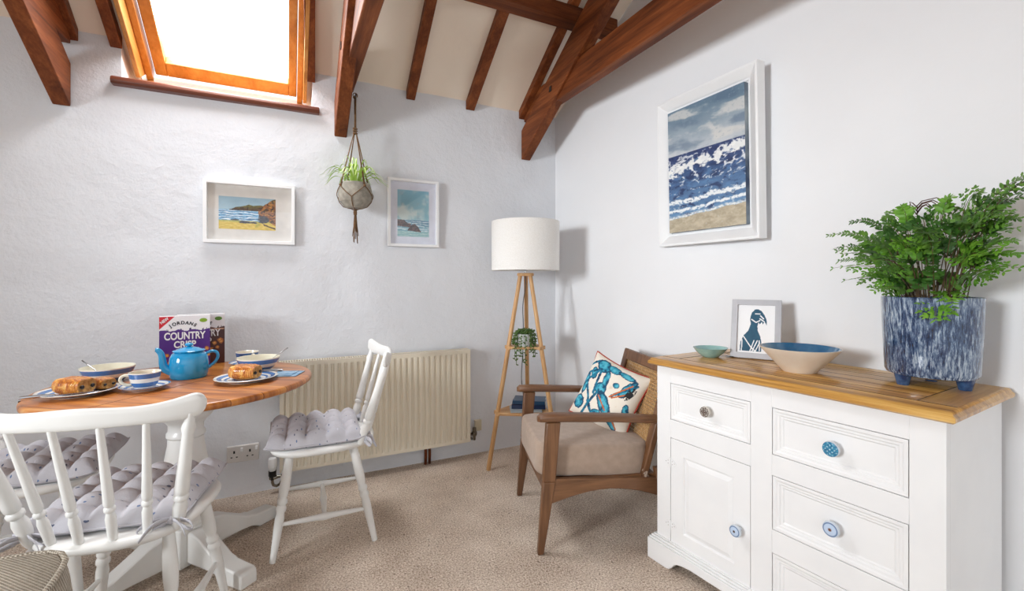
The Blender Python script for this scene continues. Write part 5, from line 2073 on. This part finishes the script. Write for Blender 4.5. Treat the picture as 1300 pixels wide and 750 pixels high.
N = 72
lay = [(0, .0), (.9, .0), (.96, .006), (.985, .03), (1.0, .12), (1.012, .25), (1.01, .38), (.995, .455), (.978, .488), (.945, .502), (.7, .511), (.35, .516), (0, .517)]
vs = []; fs = []
for r, z in lay:
    for k in range(N):
        x, y = sq(2 * PI * k / N, 7)
        vs.append((x * PX * max(r, .001), y * PY * max(r, .001), z))
for i in range(len(lay) - 1):
    for k in range(N):
        k2 = (k + 1) % N
        fs.append((i * N + k, i * N + k2, (i + 1) * N + k2, (i + 1) * N + k))
MB().add(vs, fs).build('upholstery', wv, pf, smooth=70)
pip = []
for k in range(N):
    x, y = sq(2 * PI * k / N, 7)
    pip.append((x * PX * .972, y * PY * .972, .497))
MB().tube(pip, .0065, 8, True).build('piping', wv, pf, smooth=180)

# ================================================================== place the crab cushion on the chair
cm = Matrix.Translation(AC) @ Matrix.Rotation(ARZ, 4, 'Z')
cp.matrix_world = Matrix.Identity(4)
loc = cm @ Vector((.335, .050, .410))
cp.location = loc
cp.rotation_euler = (math.radians(-22), math.radians(16), math.radians(-74))

# ================================================================== LIGHT, WORLD, CAMERA
def area(name, loc, target, sx, sy, power, col):
    l = bpy.data.lights.new(name, 'AREA'); l.shape = 'RECTANGLE'; l.size = sx; l.size_y = sy
    l.energy = power; l.color = col
    o = bpy.data.objects.new(name, l); COL.objects.link(o)
    o.location = loc
    o.rotation_euler = (Vector(target) - Vector(loc)).to_track_quat('-Z', 'Y').to_euler()
    return o


mx_, my_ = (gx0 + gx1) / 2, (gy + SY0) / 2
cz = roof(my_, .16)
area('skylight_daylight', Vector((mx_, my_, cz)) + UP * .06, Vector((mx_, my_, cz)) - UP, .60, 1.15, 28, (.95, .975, 1))
area('side_window_daylight', (-3.33, .35, 1.68), (1.65, 1.75, 1.42), .8, .8, 21.5, (.93, .97, 1)).data.spread = math.radians(72)
w = bpy.data.worlds.new('World'); sc.world = w; w.use_nodes = True
bg = w.node_tree.nodes['Background']
# overcast sky: about three times brighter overhead than at the horizon
wt = w.node_tree
tc_ = wt.nodes.new('ShaderNodeTexCoord'); sp_ = wt.nodes.new('ShaderNodeSeparateXYZ')
wt.links.new(tc_.outputs['Generated'], sp_.inputs[0])
zc = math_node(wt, 'MAXIMUM', sp_.outputs[2], 0.0)
wt.links.new(math_node(wt, 'ADD', math_node(wt, 'MULTIPLY', zc, 1.8), .68), bg.inputs[1])
bg.inputs[0].default_value = (.885, .945, 1.0, 1)

cam = bpy.data.cameras.new('Camera'); co = bpy.data.objects.new('Camera', cam); COL.objects.link(co)
cam.sensor_width = 36; cam.lens = 36 * FPX / 1300
cam.shift_y = -(375 - 357) / 1300
co.location = (0, 0, HC); co.rotation_euler = (PI / 2, 0, -math.atan2(S1, C1))
cam.clip_start = .02
sc.camera = co
vs_ = sc.view_settings
vs_.view_transform = 'Standard'; vs_.look = 'None'; vs_.gamma = 1; vs_.use_curve_mapping = False
vs_.exposure = 0.50
try:
    sc.cycles.use_denoising = True
    sc.cycles.max_bounces = 10; sc.cycles.diffuse_bounces = 6; sc.cycles.transparent_max_bounces = 12
    sc.cycles.sample_clamp_indirect = 8
except Exception:
    pass
